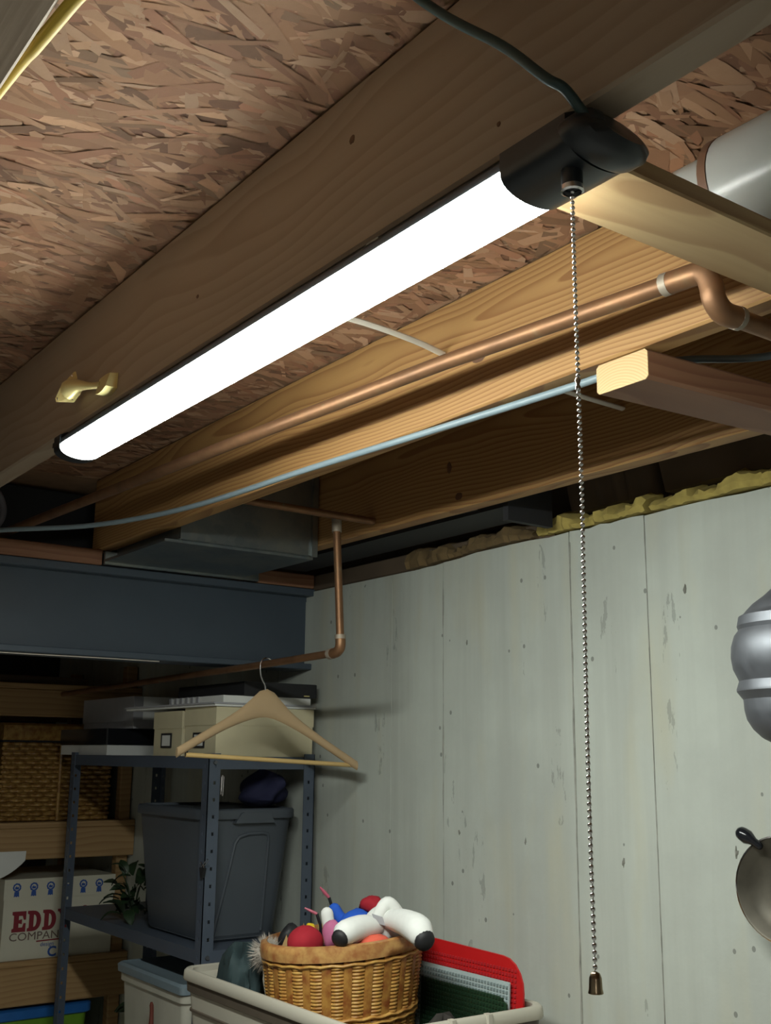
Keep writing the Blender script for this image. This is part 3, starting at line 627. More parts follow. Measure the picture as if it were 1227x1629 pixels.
# top shelf: two cream boxes, flat boards, black album, black-lidded box, grey carton
def photo_box(y0, y1, z1, label):
    t = thing('cream_storage_box', label, 'box', (1.43, (y0+y1)/2, -0.004), 'cream boxes on the top shelf')
    make('body', MB().box(1.290, 1.570, y0+0.002, y1-0.002, -0.0035, z1-0.028), 'cream', t)
    make('lid', MB().box(1.288, 1.572, y0, y1, z1-0.045, z1), 'cream', t)
    ym = (y0+y1)/2+0.004; zc = 0.036; fr = MB(); a, b, w = 0.031, 0.019, 0.005
    fr.box(1.2868, 1.2898, ym-a, ym+a, zc+b-w, zc+b).box(1.2868, 1.2898, ym-a, ym+a, zc-b, zc-b+w).box(1.2868, 1.2898, ym-a, ym-a+w, zc-b+w, zc+b-w).box(1.2868, 1.2898, ym+a-w, ym+a, zc-b+w, zc+b-w)
    lh = make('label_holder', fr, 'blackmatte', t); make('label_card', MB().box(1.2878, 1.2899, ym-a+w, ym+a-w, zc-b+w, zc+b-w), 'white', lh)
photo_box(2.490, 2.665, 0.1175, 'cream patterned box with black label holder at the front shelf corner')
photo_box(2.680, 2.855, 0.112, 'cream box squeezed behind the corner box, label holder showing')
fb = thing('flat_board', 'thin white-edged board lying across both cream boxes', 'board', (1.43, 2.75, 0.118))
make('board', MB().prism([(1.280, 2.484), (1.575, 2.487), (1.575, 2.99), (1.268, 3.00)], lambda x, y: (x, y, 0.1185), lambda x, y: (x, y, 0.1235)), 'white', fb)
make('backing', MB().prism([(1.276, 2.481), (1.577, 2.484), (1.577, 2.995), (1.264, 3.005)], lambda x, y: (x, y, 0.1238), lambda x, y: (x, y, 0.128)), 'greycard', fb)
sp = thing('sketch_pad', 'white pad of paper with notched left edge on the thin board', 'pad', (1.43, 2.7, 0.1282))
make('pages', MB().box(1.305, 1.560, 2.489, 2.795, 0.1285, 0.146), 'white', sp)
for k in range(6):
    y = 2.62+k*0.032; make('binding_loop', MB().box(1.3015, 1.3052, y, y+0.014, 0.1288, 0.1462), 'greycard', sp)
al = thing('black_album', 'black album lying on top of the white paper pad', 'album', (1.44, 2.7, 0.1465))
make('cover', MB().lumber(1.36, 1.575, 2.484, 2.86, 0.1465, 0.182, 'Y', 0.002), 'blackmatte', al)
make('clasp', MB().box(1.536, 1.552, 2.4815, 2.4845, 0.150, 0.153), 'brass', al)
bb = thing('black_lidded_box', 'flat white box with glossy black lid at the far shelf end', 'box', (1.42, 3.36, -0.004))
make('base', MB().box(1.290, 1.565, 3.180, 3.560, -0.0035, 0.026), 'white', bb)
make('lid', MB().lumber(1.286, 1.569, 3.176, 3.564, 0.0262, 0.074, 'Z', 0.004), 'blackgloss', bb)
gc = thing('grey_carton', 'pale grey carton with blue lettering on the black-lidded box', 'box', (1.45, 3.28, 0.0742))
make('body', MB().box(1.345, 1.585, 3.125, 3.52, 0.0745, 0.155), 'greycard', gc)
make('lid', MB().box(1.342, 1.588, 3.122, 3.523, 0.095, 0.168), 'greycard', gc)
make('side_label', MB().box(1.372, 1.586, 3.1212, 3.1219, 0.1, 0.1675), 'white', gc)
def text(body, size, loc, rot, mat, parent, name='lettering', off=0.0, sx=1.0):
    cu = bpy.data.curves.new(name, 'FONT'); cu.body = body; cu.size = size; cu.extrude = 0.0003; cu.offset = off; cu.resolution_u = 3
    tmp = bpy.data.objects.new(name, cu); C.objects.link(tmp); dg = bpy.context.evaluated_depsgraph_get()
    me = bpy.data.meshes.new_from_object(tmp.evaluated_get(dg)); bpy.data.objects.remove(tmp); me.materials.clear(); me.materials.append(M[mat])
    o = bpy.data.objects.new(name, me); C.objects.link(o); o.parent = parent; o.location = Vector(loc)-Vector(parent['_o']); o.rotation_euler = rot; o.scale = (sx, 1, 1); o['_o'] = tuple(loc); return o
text('Bal', 0.026, (1.417, 3.1208, 0.118), (PI/2, 0, 0), 'blueink', gc)
text('Tre', 0.026, (1.417, 3.1208, 0.100), (PI/2, 0, 0), 'blueink', gc)

# trailing artificial plant on the middle shelf
def leaf_mesh():
    mb = MB(); n = 5; L = []
    vs, fs = [], []
    for i in range(n+1):
        f = i/n; w = 0.014*math.sin(PI*min(0.98, f*0.9+0.08)); z = 0.012*math.sin(PI*f)
        vs += [(f*0.055, -w, z), (f*0.055, 0, z-0.003), (f*0.055, w, z)]
    for i in range(n):
        a = i*3; fs += [[a, a+1, a+4, a+3], [a+1, a+2, a+5, a+4]]
    return mb.add(vs, fs)
lf = proto(leaf_mesh(), 'leaf')
def plant(label, c, n, spread, stems, zbase):
    t = thing('artificial_plant', label, 'plant', (c[0], c[1], zbase))
    for k in range(stems):
        a = 2*PI*k/stems
        make('stem', MB().tube(bez([(c[0], c[1], zbase+0.002), (c[0]+spread[0]*0.4*math.cos(a), c[1]+spread[1]*0.4*math.sin(a), zbase+spread[2]*0.7), (c[0]+spread[0]*0.8*math.cos(a), c[1]+spread[1]*0.8*math.sin(a), zbase+spread[2]*random.uniform(0.5, 1.2))], 5), 0.0018, 5), 'leaf', t)
    for k in range(n):
        a = random.uniform(0, 2*PI); r = math.sqrt(random.random())
        p = (c[0]+spread[0]*r*math.cos(a), c[1]+spread[1]*r*math.sin(a), zbase+0.012+spread[2]*random.random()*1.1)
        s = random.uniform(0.7, 1.4); inst(lf, 'leaf', t, p, (random.uniform(-0.8, 0.8), random.uniform(-0.9, 0.7), a+random.uniform(-0.6, 0.6)), (s, s, s))
plant('dark green artificial plant left of the grey tote', (1.335, 3.035, 0), 46, (0.045, 0.045, 0.125), 6, -0.4515)
plant('dark garland heap under the shelf beside the lettered carton', (1.47, 3.12, 0), 60, (0.07, 0.14, 0.13), 5, -0.865)

# ------------------------------------------------------------------ wooden shelving in the far corner
ws = thing('wooden_shelving', 'rough wooden shelving built across the far basement corner', 'shelf', (1.0, 3.95, ZF))
for z1, h in ((0.206, 0.088), (-0.236, 0.096), (-0.655, 0.115), (-1.15, 0.09)):
    make('front_rail', MB().lumber(0.2, 1.597, 3.65, 3.688, z1-h, z1, 'X'), 'shelfwood', ws)
    make('back_rail', MB().lumber(0.2, 1.597, 4.25, 4.288, z1-h, z1, 'X'), 'shelfwood', ws)
    for k in range(4):
        make('deck_board', MB().lumber(0.2, 1.597, 3.65+k*0.16, 3.65+k*0.16+0.157, z1+0.0005, z1+0.0185, 'X', 0.002), 'shelfwood', ws)
for x in (0.2, 1.555):
    for y in (3.69, 4.21): make('upright', MB().lumber(x, x+0.04, y, y+0.038, ZF, 0.30, 'Z'), 'shelfwood', ws)
DZ = 0.0185
# wicker hamper
hp = thing('wicker_hamper', 'dark glossy wicker hamper with lid on the wooden shelf', 'hamper', (1.33, 3.85, -0.236+DZ))
hx0, hx1, hy0, hy1 = 1.150, 1.520, 3.705, 4.02; hz0, hz1 = -0.216, 0.035
make('core', MB().box(hx0+0.004, hx1-0.004, hy0+0.004, hy1, hz0, hz1), 'hamper', hp)
nx = 16; rows = 17
for r_ in range(rows):
    z = hz0+0.006+(hz1-hz0-0.012)*r_/(rows-1); pts = []
    for k in range(nx*4+1):
        x = hx0+(hx1-hx0)*k/(nx*4); pts.append((x, hy0-0.0005-0.0068*math.sin(PI*k/4+PI*(r_ % 2)), z))
    make('weave_strand', MB().tube(pts, 0.0060, 7), 'hamper', hp, smooth=True, angle=80)
make('lid', MB().lumber(hx0-0.006, hx1+0.004, hy0-0.012, hy1, hz1+0.006, hz1+0.062, 'X', 0.008), 'hamper', hp)
make('lid_band', MB().box(hx0-0.004, hx1+0.002, hy0-0.006, hy1, hz1, hz1+0.006), 'blackmatte', hp)
make('corner_stake', MB().tube([(hx1-0.18, hy0-0.013, hz0), (hx1-0.18, hy0-0.013, hz1)], 0.006, 8), 'hamper', hp)
tag(make('flat_carton', MB().lumber(0.62, 1.42, 3.70, 4.18, 0.206+DZ+0.0005, 0.252, 'X', 0.003), m_plain('brown_carton', (0.13, 0.085, 0.055), 0.8)), 'dark brown flat carton on the top wooden shelf under the beam', 'box')
tag(make('dark_chest', MB().lumber(0.80, 1.11, 3.70, 4.1, -0.217, 0.07, 'X', 0.01), m_plain('dark_chest', (0.03, 0.028, 0.03), 0.6)), 'dark chest on the wooden shelf left of the wicker hamper', 'box')

# lettered carton
ec = thing('lettered_carton', 'white carton with red EDDY lettering and blue ribbon prints', 'box', (1.35, 3.85, -0.655+DZ))
ex0, ex1, ey = 1.177, 1.545, 3.664; ez0, ezl, ez1 = -0.636, -0.454, -0.392
make('body', MB().box(ex0+0.003, ex1-0.003, ey+0.003, 4.05, ez0, ezl+0.02), 'eddy', ec)
make('lid', MB().box(ex0, ex1, ey, 4.053, ezl, ez1), 'eddy', ec)
yb = ey+0.0029; yf = ey+0.0022; E_ = {}
def flat(name, poly, mat, y0, y1): return make(name, MB().prism(poly, lambda x, z: (x, y0, z), lambda x, z: (x, y1, z)), mat, ec)
def slabE(x, z, w, h):
    s = h*0.22; k = w*0.42
    P = [(0, 0), (w, 0), (w, s*1.9), (w-s*0.5, s*1.9), (w-s*0.8, s), (k+s*0.2, s), (k+s*0.2, h*0.42), (w*0.72, h*0.38), (w*0.72, h*0.62), (k+s*0.2, h*0.58), (k+s*0.2, h-s), (w-s*0.8, h-s), (w-s*0.5, h-s*1.9), (w, h-s*1.9), (w, h), (0, h), (0, h-s*0.7), (s*0.4, h-s*0.9), (s*0.4, s*0.9), (0, s*0.7)]
    return [(x+a, z+b) for a, b in P]
def slabD(x, z, w, h):
    n = 10; o = [(0, h), (0, h*0.86), (w*0.1, h*0.84), (w*0.1, h*0.16), (0, h*0.14), (0, 0)]
    c = [(w*0.5+w*0.5*math.sin(PI*i/n)**0.7, h/2-h/2*math.cos(PI*i/n)) for i in range(n+1)]
    out = o+c
    ih = [(w*0.42+w*0.22*math.sin(PI*i/n)**0.7, h/2+h*0.29*math.cos(PI*i/n)) for i in range(n+1)]
    out = o+c+[(w*0.42, h*0.995)]+ih+[(w*0.42-0.0003, h*0.21), (w*0.42-0.0003, h)]
    return [(x+a, z+b) for a, b in out]
LX, LZ, LH = 1.210, -0.552, 0.062
flat('letter', slabE(LX, LZ, 0.044, LH), 'redink', yf, yb)
def dletter(x):
    w, h = 0.044, LH; n = 12; mb = MB()
    out = [(w*0.35+w*0.65*math.sin(PI*i/n)**0.8, h/2-h/2*math.cos(PI*i/n)) for i in range(n+1)]
    inn = [(w*0.45+w*0.22*math.sin(PI*i/n)**0.8, h/2-h*0.30*math.cos(PI*i/n)) for i in range(n+1)]
    for i in range(n):
        q = [out[i], out[i+1], inn[i+1], inn[i]]; mb.prism([(x+a, LZ+b) for a, b in q], lambda a, b: (a, yf, b), lambda a, b: (a, yb, b))
    for q in ([(0.0, 0), (w*0.36, 0), (w*0.45, h*0.2), (w*0.45, h*0.8), (w*0.36, h), (0.0, h), (0.0, h*0.86), (w*0.12, h*0.82), (w*0.12, h*0.18), (0.0, h*0.14)],):
        mb.prism([(x+a, LZ+b) for a, b in q], lambda a, b: (a, yf, b), lambda a, b: (a, yb, b))
    return make('letter', mb, 'redink', ec)
dletter(LX+0.049); dletter(LX+0.098)
yx = LX+0.146; w, h = 0.05, LH
flat('letter', [(yx+a*w, LZ+b*h) for a, b in ((0.3, 0), (0.7, 0), (0.7, 0.12), (0.62, 0.14), (0.62, 0.42), (0.9, 0.86), (1, 0.88), (1, 1), (0.62, 1), (0.62, 0.88), (0.68, 0.86), (0.52, 0.58), (0.36, 0.86), (0.42, 0.88), (0.42, 1), (0, 1), (0, 0.88), (0.1, 0.86), (0.38, 0.42), (0.38, 0.14), (0.3, 0.12))], 'redink', yf, yb)
flat('divider_bar', [(1.414, -0.525), (1.4165, -0.525), (1.4165, -0.488), (1.414, -0.488)], 'redink', yf, yb)
for x, z, r in ((1.428, -0.507, 0.011), (1.446, -0.496, 0.012), (1.462, -0.503, 0.010), (1.445, -0.517, 0.010)):
    flat('red_print', [(x+r*(1+0.25*math.sin(3*a))*math.cos(a), z+r*math.sin(a)) for a in [2*PI*i/12 for i in range(12)]], 'redink', yf, yb)
text('COMPANY', 0.034, (1.203, yf, -0.578), (PI/2, 0, 0), 'greyink', ec, sx=1.12)
flat('fine_print', [(1.292, -0.586), (1.365, -0.584), (1.365, -0.580), (1.292, -0.582)], 'redink', yf, yb)
text('design', 0.018, (1.305, yf, -0.600), (PI/2, 0, 0.0), 'blueink', ec)
text('C', 0.042, (1.330, yf, -0.632), (PI/2, 0, 0), 'blueink', ec, off=0.0012)
def ribbon(x):
    z = -0.417; mb = MB(); n = 18
    out = [(x+0.0128*(1+0.08*(i % 2))*math.cos(2*PI*i/n), z+0.0128*(1+0.08*(i % 2))*math.sin(2*PI*i/n)) for i in range(n)]
    inn = [(x+0.0085*math.cos(2*PI*i/n), z+0.0085*math.sin(2*PI*i/n)) for i in range(n)]
    for i in range(n):
        j = (i+1) % n; mb.prism([out[i], out[j], inn[j], inn[i]], lambda a, b: (a, ey-0.0008, b), lambda a, b: (a, ey-0.0001, b))
    mb.prism([(x-0.0058, z-0.0055), (x+0.0058, z-0.0055), (x+0.0058, z+0.003), (x+0.002, z+0.0005), (x-0.001, z+0.004), (x-0.0058, z+0.001)], lambda a, b: (a, ey-0.0008, b), lambda a, b: (a, ey-0.0001, b))
    mb.prism([(x-0.0085, z-0.029), (x-0.0035, z-0.0265), (x, z-0.029), (x+0.0035, z-0.0265), (x+0.0085, z-0.029), (x+0.0072, z-0.0128), (x-0.0072, z-0.0128)], lambda a, b: (a, ey-0.0008, b), lambda a, b: (a, ey-0.0001, b))
    make('ribbon_print', mb, 'blueink', ec)
for k in range(6): ribbon(1.217+0.0545*k)
tag(make('curled_paper', MB().loft([[(1.02, y, z), (xr, y, z), (xr, y+0.0012, z), (1.02, y+0.0012, z)] for y, z, xr in ((3.6475, -0.305, 1.232), (3.645, -0.333, 1.230), (3.643, -0.345, 1.218), (3.642, -0.357, 1.203), (3.643, -0.369, 1.186), (3.645, -0.381, 1.165), (3.648, -0.39, 1.14))]), 'white', smooth=True), 'curled white paper hanging below the wooden rail, left edge', 'paper')
# blue-lidded green bin on the lowest level
gb = thing('green_bin', 'green bin with blue lid below the lettered carton', 'bin', (1.3, 3.85, -1.15+DZ))
make('body', MB().loft([ring3(rrect(1.30, 3.86, 0.32, 0.36, 0.03), -1.131), ring3(rrect(1.30, 3.86, 0.36, 0.40, 0.03), -0.812)]), 'green', gb, smooth=True)
make('lid', MB().loft([ring3(rrect(1.30, 3.86, 0.37, 0.41, 0.03), -0.812), ring3(rrect(1.30, 3.86, 0.38, 0.42, 0.03), -0.808), ring3(rrect(1.30, 3.86, 0.38, 0.42, 0.03), -0.784), ring3(rrect(1.30, 3.86, 0.37, 0.41, 0.03), -0.780)]), 'blue', gb, smooth=True)

# milky bin under the middle shelf
mbn = thing('milky_bin', 'cloudy plastic bin with pale blue lid under the grey tote shelf', 'bin', (1.40, 2.73, -0.865))
tote(mbn, 1.405, 2.715, 0.27, 0.34, 0.30, 0.37, -0.8645, -0.548, 'milky', 0.02)
make('lid', MB().loft([ring3(rrect(1.405, 2.715, 0.30, 0.37, 0.015), -0.552), ring3(rrect(1.405, 2.715, 0.322, 0.388, 0.015), -0.552), ring3(rrect(1.405, 2.715, 0.325, 0.391, 0.015), -0.535), ring3(rrect(1.405, 2.715, 0.312, 0.378, 0.015), -0.529), ring3(rrect(1.405, 2.715, 0.29, 0.355, 0.015), -0.533)]), 'lidblue', mbn, smooth=True)
make('rim_band', MB().loft([ring3(rrect(1.405, 2.715, 0.304, 0.374, 0.02), -0.575), ring3(rrect(1.405, 2.715, 0.310, 0.380, 0.02), -0.572), ring3(rrect(1.405, 2.715, 0.310, 0.380, 0.02), -0.556), ring3(rrect(1.405, 2.715, 0.304, 0.374, 0.02), -0.553)]), 'milky', mbn, smooth=True)
tag(make('brown_twig', MB().tube(bez([(1.236, 2.655, -0.862), (1.234, 2.66, -0.72), (1.237, 2.664, -0.62), (1.234, 2.662, -0.588)], 4), [0.007]*4+[0.006]*4+[0.005]*4+[0.003], 7), 'twig', smooth=True), 'reddish brown twig standing against the cloudy bin', 'twig')

# ------------------------------------------------------------------ beige tote with the basket and toys
wb = thing('work_bench', 'plain wooden bench carrying the beige tote', 'bench', (1.3, 1.9, ZF))
make('bench_top', MB().lumber(1.03, 1.575, 1.35, 2.42, -0.79, -0.752, 'Y'), 'shelfwood', wb)
for x in (1.06, 1.50):
    for y in (1.40, 2.33): make('leg', MB().lumber(x, x+0.05, y, y+0.05, ZF, -0.79, 'Z'), 'shelfwood', wb)
bt = thing('beige_tote', 'open beige plastic tote with dark band holding the wicker basket', 'tote', (1.29, 1.885, -0.752))
bcx, bcy, bw, bdp = 1.288, 1.885, 0.392, 0.69
tote(bt, bcx, bcy, 0.335, 0.60, 0.378, 0.672, -0.7515, -0.440, 'beigetote', 0.03)
def rimloop(w, d, z, r=0.03): return ring3(rrect(bcx, bcy, w, d, r, 6), z)
make('rim', MB().loft([rimloop(0.370, 0.664, -0.444), rimloop(0.391, 0.688, -0.452), rimloop(0.394, 0.691, -0.449), rimloop(0.392, 0.689, -0.434), rimloop(0.385, 0.682, -0.4295), rimloop(0.368, 0.662, -0.431)], close=True), 'beigetote', bt, smooth=True, angle=50)
make('dark_band', MB().loft([rimloop(0.377, 0.671, -0.474), rimloop(0.3815, 0.676, -0.472), rimloop(0.3835, 0.678, -0.454), rimloop(0.377, 0.671, -0.452)], close=True), 'brownband', bt, smooth=True)
make('rib', MB().loft([rimloop(0.366, 0.652, -0.512), rimloop(0.374, 0.660, -0.510), rimloop(0.374, 0.660, -0.506), rimloop(0.366, 0.652, -0.504)], close=True), 'brownband', bt, smooth=True)
for x in (1.255, 1.335): make('handle_stop', MB().lumber(x, x+0.012, bcy-0.3485, bcy-0.335, -0.470, -0.4285, 'Z', 0.002), 'beigetote', bt)

# wicker basket
bk = thing('wicker_basket', 'honey coloured wicker basket full of soft toys', 'basket', (1.277, 1.898, -0.745))
BX, BY, ZB0, ZB1 = 1.277, 1.898, -0.738, -0.366
tl = Matrix.Rotation(math.radians(4.2), 3, Vector((0.556, 0.83, 0)))       # the basket leans slightly
tv = Vector((0.83, -0.556, 0)); piv = Vector((BX, BY, ZB0))
def lean(p):
    p = Vector(p)-piv; f = p.dot(tv); return Vector((p.x, p.y, p.z+0.085*f*(p.z/0.386)))+piv
def bR(z): f = (z-ZB0)/(ZB1-ZB0); return 0.108+0.043*f
NS = 24
strm = []
rows = 58
for i in range(rows):
    z = ZB0+0.012+(ZB1-ZB0-0.022)*i/(rows-1); L = []
    n = NS*6
    for k in range(n):
        a = 2*PI*k/n; rr = bR(z)+0.0034*math.cos(NS*a+PI)+0.0005*math.sin(3*a+i)
        L.append(lean((BX+rr*math.cos(a), BY+rr*math.sin(a), z)))
    mb = MB(); hz, hr = 0.0029, 0.0030; loops = []
    for k, p in enumerate(L):
        a = 2*PI*k/n; u = Vector((math.cos(a), math.sin(a), 0))
        loops.append([p+u*hr*math.cos(q)+Vector((0, 0, hz*math.sin(q))) for q in [2*PI*j/5 for j in range(5)]])
    mb.loft(loops, close=True); make('weave_strand', mb, 'wick', bk, smooth=True, angle=80)
for k in range(NS):
    a = 2*PI*k/NS; u = Vector((math.cos(a), math.sin(a), 0)); w = Vector((-u.y, u.x, 0)); hw = 0.0082+0.0015*(k % 3 == 0)
    loops = []
    for i in range(9):
        z = ZB0+(ZB1-ZB0)*i/8; c = lean(Vector((BX, BY, z))+u*(bR(z)+0.0018))
        loops.append([c-w*hw-u*0.003, c-w*hw*0.9+u*0.0005, c+u*0.0022, c+w*hw*0.9+u*0.0005, c+w*hw-u*0.003])
    make('stake', MB().loft(loops), 'stake', bk, smooth=True, angle=60)
def ringband(z0, z1, dr, th, mat, name, n=72, wav=0):
    loops = []
    for k in range(n):
        a = 2*PI*k/n; u = Vector((math.cos(a), math.sin(a), 0)); rr = bR(min(z0, ZB1))+dr; dz = wav*math.sin(a*NS)
        P = []
        for r_, z_ in ((rr, z0), (rr+th, z0+0.002), (rr+th*1.15, (z0+z1)/2), (rr+th, z1-0.002), (rr, z1)): P.append(lean(Vector((BX, BY, z_+dz))+u*r_))
        loops.append(P)
    return make(name, MB().loft(loops, close=True), mat, bk, smooth=True, angle=70)
ringband(ZB1, ZB1+0.030, -0.003, 0.011, 'rim', 'rim')
ringband(ZB1-0.009, ZB1-0.001, 0.001, 0.006, 'wick', 'rim_braid', 96, 0.0012)
ringband(-0.470, -0.463, 0.003, 0.005, 'wick', 'waist_braid', 96, 0.0012); ringband(-0.480, -0.473, 0.003, 0.005, 'wick', 'waist_braid', 96, -0.0012)
make('base', MB().lathe([(0.1, 0), (0.104, 0.012)], (BX, BY, ZB0-0.004), 30), 'stake', bk)
fill = MB().lathe([(0.112, 0), (0.125, 0.08), (0.128, 0.098), (0.08, 0.108), (0.01, 0.105)], (BX, BY, -0.46), 24)
tag(make('folded_cloth', fill, m_plain('dark_red_cloth', (0.10, 0.02, 0.025), 0.9, var=0.5), smooth=True), 'dark cloth filling the basket beneath the toys', 'cloth')

# soft toys
before_toys = set(bpy.data.objects)
ty = thing('soft_toy', 'white soft toy with padded legs and black soles lying in basket', 'toy', (1.23, 1.74, -0.34))
make('leg', MB().tube(bez([(1.243, 1.735, -0.302), (1.20, 1.725, -0.300), (1.156, 1.710, -0.303)], 4), [0.018, 0.020, 0.022, 0.023, 0.0235, 0.0235, 0.0235, 0.023, 0.0225], 16, True), 'plush', ty, smooth=True, angle=80)
make('sole', MB().tube([(1.1400, 1.7035, -0.3110), (1.1355, 1.7015, -0.3125), (1.1325, 1.7000, -0.314)], [0.0168, 0.0150, 0.009], 16), 'blackplush', ty, smooth=True, angle=80)
make('leg', MB().tube(bez([(1.262, 1.715, -0.288), (1.255, 1.665, -0.286), (1.246, 1.612, -0.291), (1.241, 1.595, -0.297)], 4), [0.018, 0.019, 0.021, 0.022, 0.023, 0.024, 0.025, 0.026, 0.0265, 0.0265, 0.026, 0.025, 0.024], 16, True), 'plush', ty, smooth=True, angle=80)
make('sole', MB().tube([(1.2400, 1.5825, -0.3060), (1.2392, 1.5760, -0.3085), (1.2387, 1.5715, -0.3100)], [0.0200, 0.0178, 0.012], 16), 'blackplush', ty, smooth=True, angle=80)
make('body', MB().blob((1.278, 1.748, -0.300), (0.042, 0.040, 0.036), 18, 12, 2, 0.08), 'plush', ty, smooth=True, angle=80)
hood = bez([(1.232, 1.728, -0.308), (1.242, 1.726, -0.280), (1.2585, 1.722, -0.260), (1.276, 1.716, -0.272), (1.290, 1.708, -0.296)], 5)
make('hood', MB().tube(hood, [0.009+0.004*math.sin(PI*i/20) for i in range(21)], 10, True), 'plush', ty, smooth=True, angle=80)
make('drawstring', MB().tube(bez([(1.260, 1.716, -0.272), (1.257, 1.708, -0.285), (1.255, 1.702, -0.300)], 4), 0.0035, 8, True), 'white', ty, smooth=True)
make('drawstring', MB().tube(bez([(1.268, 1.714, -0.272), (1.267, 1.706, -0.286), (1.264, 1.700, -0.302)], 4), 0.0035, 8, True), 'white', ty, smooth=True)
make('tag', MB().prism([(0, 0), (0.018, -0.006), (0.024, -0.022), (0.006, -0.016)], lambda a, b: (1.222+a, 1.720-a*0.5, -0.276+b), lambda a, b: (1.2225+a, 1.7205-a*0.5, -0.2757+b)), 'greycard', ty)
make('arm', MB().tube([(1.205, 1.838, -0.320), (1.201, 1.842, -0.288)], [0.012, 0.0125], 14, True), 'plush', ty, smooth=True, angle=80)
b2 = thing('blue_soft_toy', 'bright blue soft toy behind the white one in the basket', 'toy', (1.27, 1.86, -0.33))
make('body', MB().blob((1.282, 1.848, -0.314), (0.042, 0.034, 0.030), 16, 10, 6, 0.08), 'blueplush', b2, smooth=True, angle=80)
make('arm', MB().tube(bez([(1.262, 1.864, -0.316), (1.250, 1.870, -0.302), (1.241, 1.876, -0.286)], 4), [0.013]*5+[0.012]*4, 12, True), 'blueplush', b2, smooth=True, angle=80)
tag(make('red_pompon', MB().blob((1.302, 1.833, -0.277), (0.022, 0.022, 0.017), 16, 10, 11, 0.2, 3), 'redplush', smooth=True, angle=80), 'red fluffy pompon behind the white hood', 'pompon')
tag(make('red_ball_toy', MB().blob((1.130, 1.806, -0.330), (0.036, 0.032, 0.030), 20, 12, 12, 0.03), 'redplush', smooth=True, angle=80), 'round dark red felt toy at the left front rim', 'toy')
tag(make('pink_toy', MB().blob((1.170, 1.775, -0.316), (0.019, 0.02, 0.026), 16, 10, 13, 0.1), 'pinkplush', smooth=True, angle=80), 'purple-pink sequinned lump beside the white leg', 'toy')
tag(make('orange_cloth', MB().blob((1.219, 1.708, -0.327), (0.036, 0.022, 0.016), 16, 8, 14, 0.08), 'orange', smooth=True, angle=80), 'orange-pink cloth showing between the white legs', 'cloth')
tn = thing('tan_felt_star', 'tan felt star shape poking over the left rim', 'star', (1.12, 1.88, -0.37))
def spike(cx_, cy_, z0, z1, w):
    u = Vector((0.84, -0.54, 0)); f = Vector((0.54, 0.84, 0))*0.007
    P = [Vector((cx_, cy_, z0))-u*w, Vector((cx_, cy_, z0))+u*w, Vector((cx_, cy_, z0+(z1-z0)*0.6))+u*w*0.45, Vector((cx_, cy_, z1)), Vector((cx_, cy_, z0+(z1-z0)*0.6))-u*w*0.45]
    return MB().loft([[p-f for p in P], [p+f for p in P]])
make('point', spike(1.133, 1.880, -0.375, -0.326, 0.017), 'tan', tn); make('point', spike(1.163, 1.866, -0.375, -0.305, 0.018), 'tan', tn); make('point', spike(1.190, 1.85, -0.36, -0.298, 0.016), 'tan', tn)
tag(make('yellow_bow', MB().blob((1.164, 1.846, -0.311), (0.009, 0.009, 0.008), 12, 8, 3, 0.3, 3), 'gold', smooth=True), 'small shiny yellow ribbon bow above the red toy', 'ribbon')
tag(make('black_felt', MB().blob((1.160, 1.905, -0.336), (0.026, 0.022, 0.025), 14, 8, 5, 0.2), 'blackplush', smooth=True, angle=80), 'black felt lump behind the tan star points', 'cloth')
for pp, lab in (([(1.138, 1.824, -0.271), (1.158, 1.811, -0.282)], 'short'), ([(1.216, 1.893, -0.244), (1.232, 1.883, -0.264)], 'tall')):
    a, b_ = Vector(pp[0]), Vector(pp[1])
    t = thing('pink_party_stick', 'pink-tipped black stick leaning at the front of the basket' if lab == 'short' else 'tallest pink-tipped stick rising behind the white arm', 'stick', tuple(b_+Vector((0.01, -0.006, -0.07))))
    make('tip', MB().tube([a, (a+b_)/2, b_], [0.0016, 0.0038 if lab == 'tall' else 0.0026, 0.003], 8), 'pinkstick', t, smooth=True)
    make('rod', MB().tube([b_, b_+Vector((0.006, -0.003, -0.020)), b_+Vector((0.010, -0.006, -0.070))], 0.0032, 8), 'blackgloss', t, smooth=True)
# fur ball: core with hair
ff = thing('fur_ball', 'fluffy grey fur ball against the left basket rim', 'fur ball', (1.115, 1.925, -0.39))
make('core', MB().blob((1.117, 1.925, -0.366), (0.026, 0.026, 0.022), 14, 9, 8, 0.05), 'fur', ff, smooth=True)
mb = MB()
for _ in range(700):
    d = Vector((random.gauss(0, 1), random.gauss(0, 1), random.gauss(0.2, 1))).normalized(); p = Vector((1.117, 1.925, -0.366))+d*0.022
    q = p+d*random.uniform(0.010, 0.020)+Vector((random.gauss(0, .003), random.gauss(0, .003), random.gauss(0, .003))); s_ = d.orthogonal().normalized()*0.0006; s2_ = d.cross(s_)
    mb.add([p+s_, p-s_*0.5+s2_, p-s_*0.5-s2_, q], [[0, 1, 3], [1, 2, 3], [2, 0, 3]])
hr = make('hair', mb, 'fur', ff); hr['kind'] = 'stuff'
for o in bpy.data.objects:
    if o not in before_toys and o.parent is None: o.location += Vector((0.047, 0.070, -0.013))
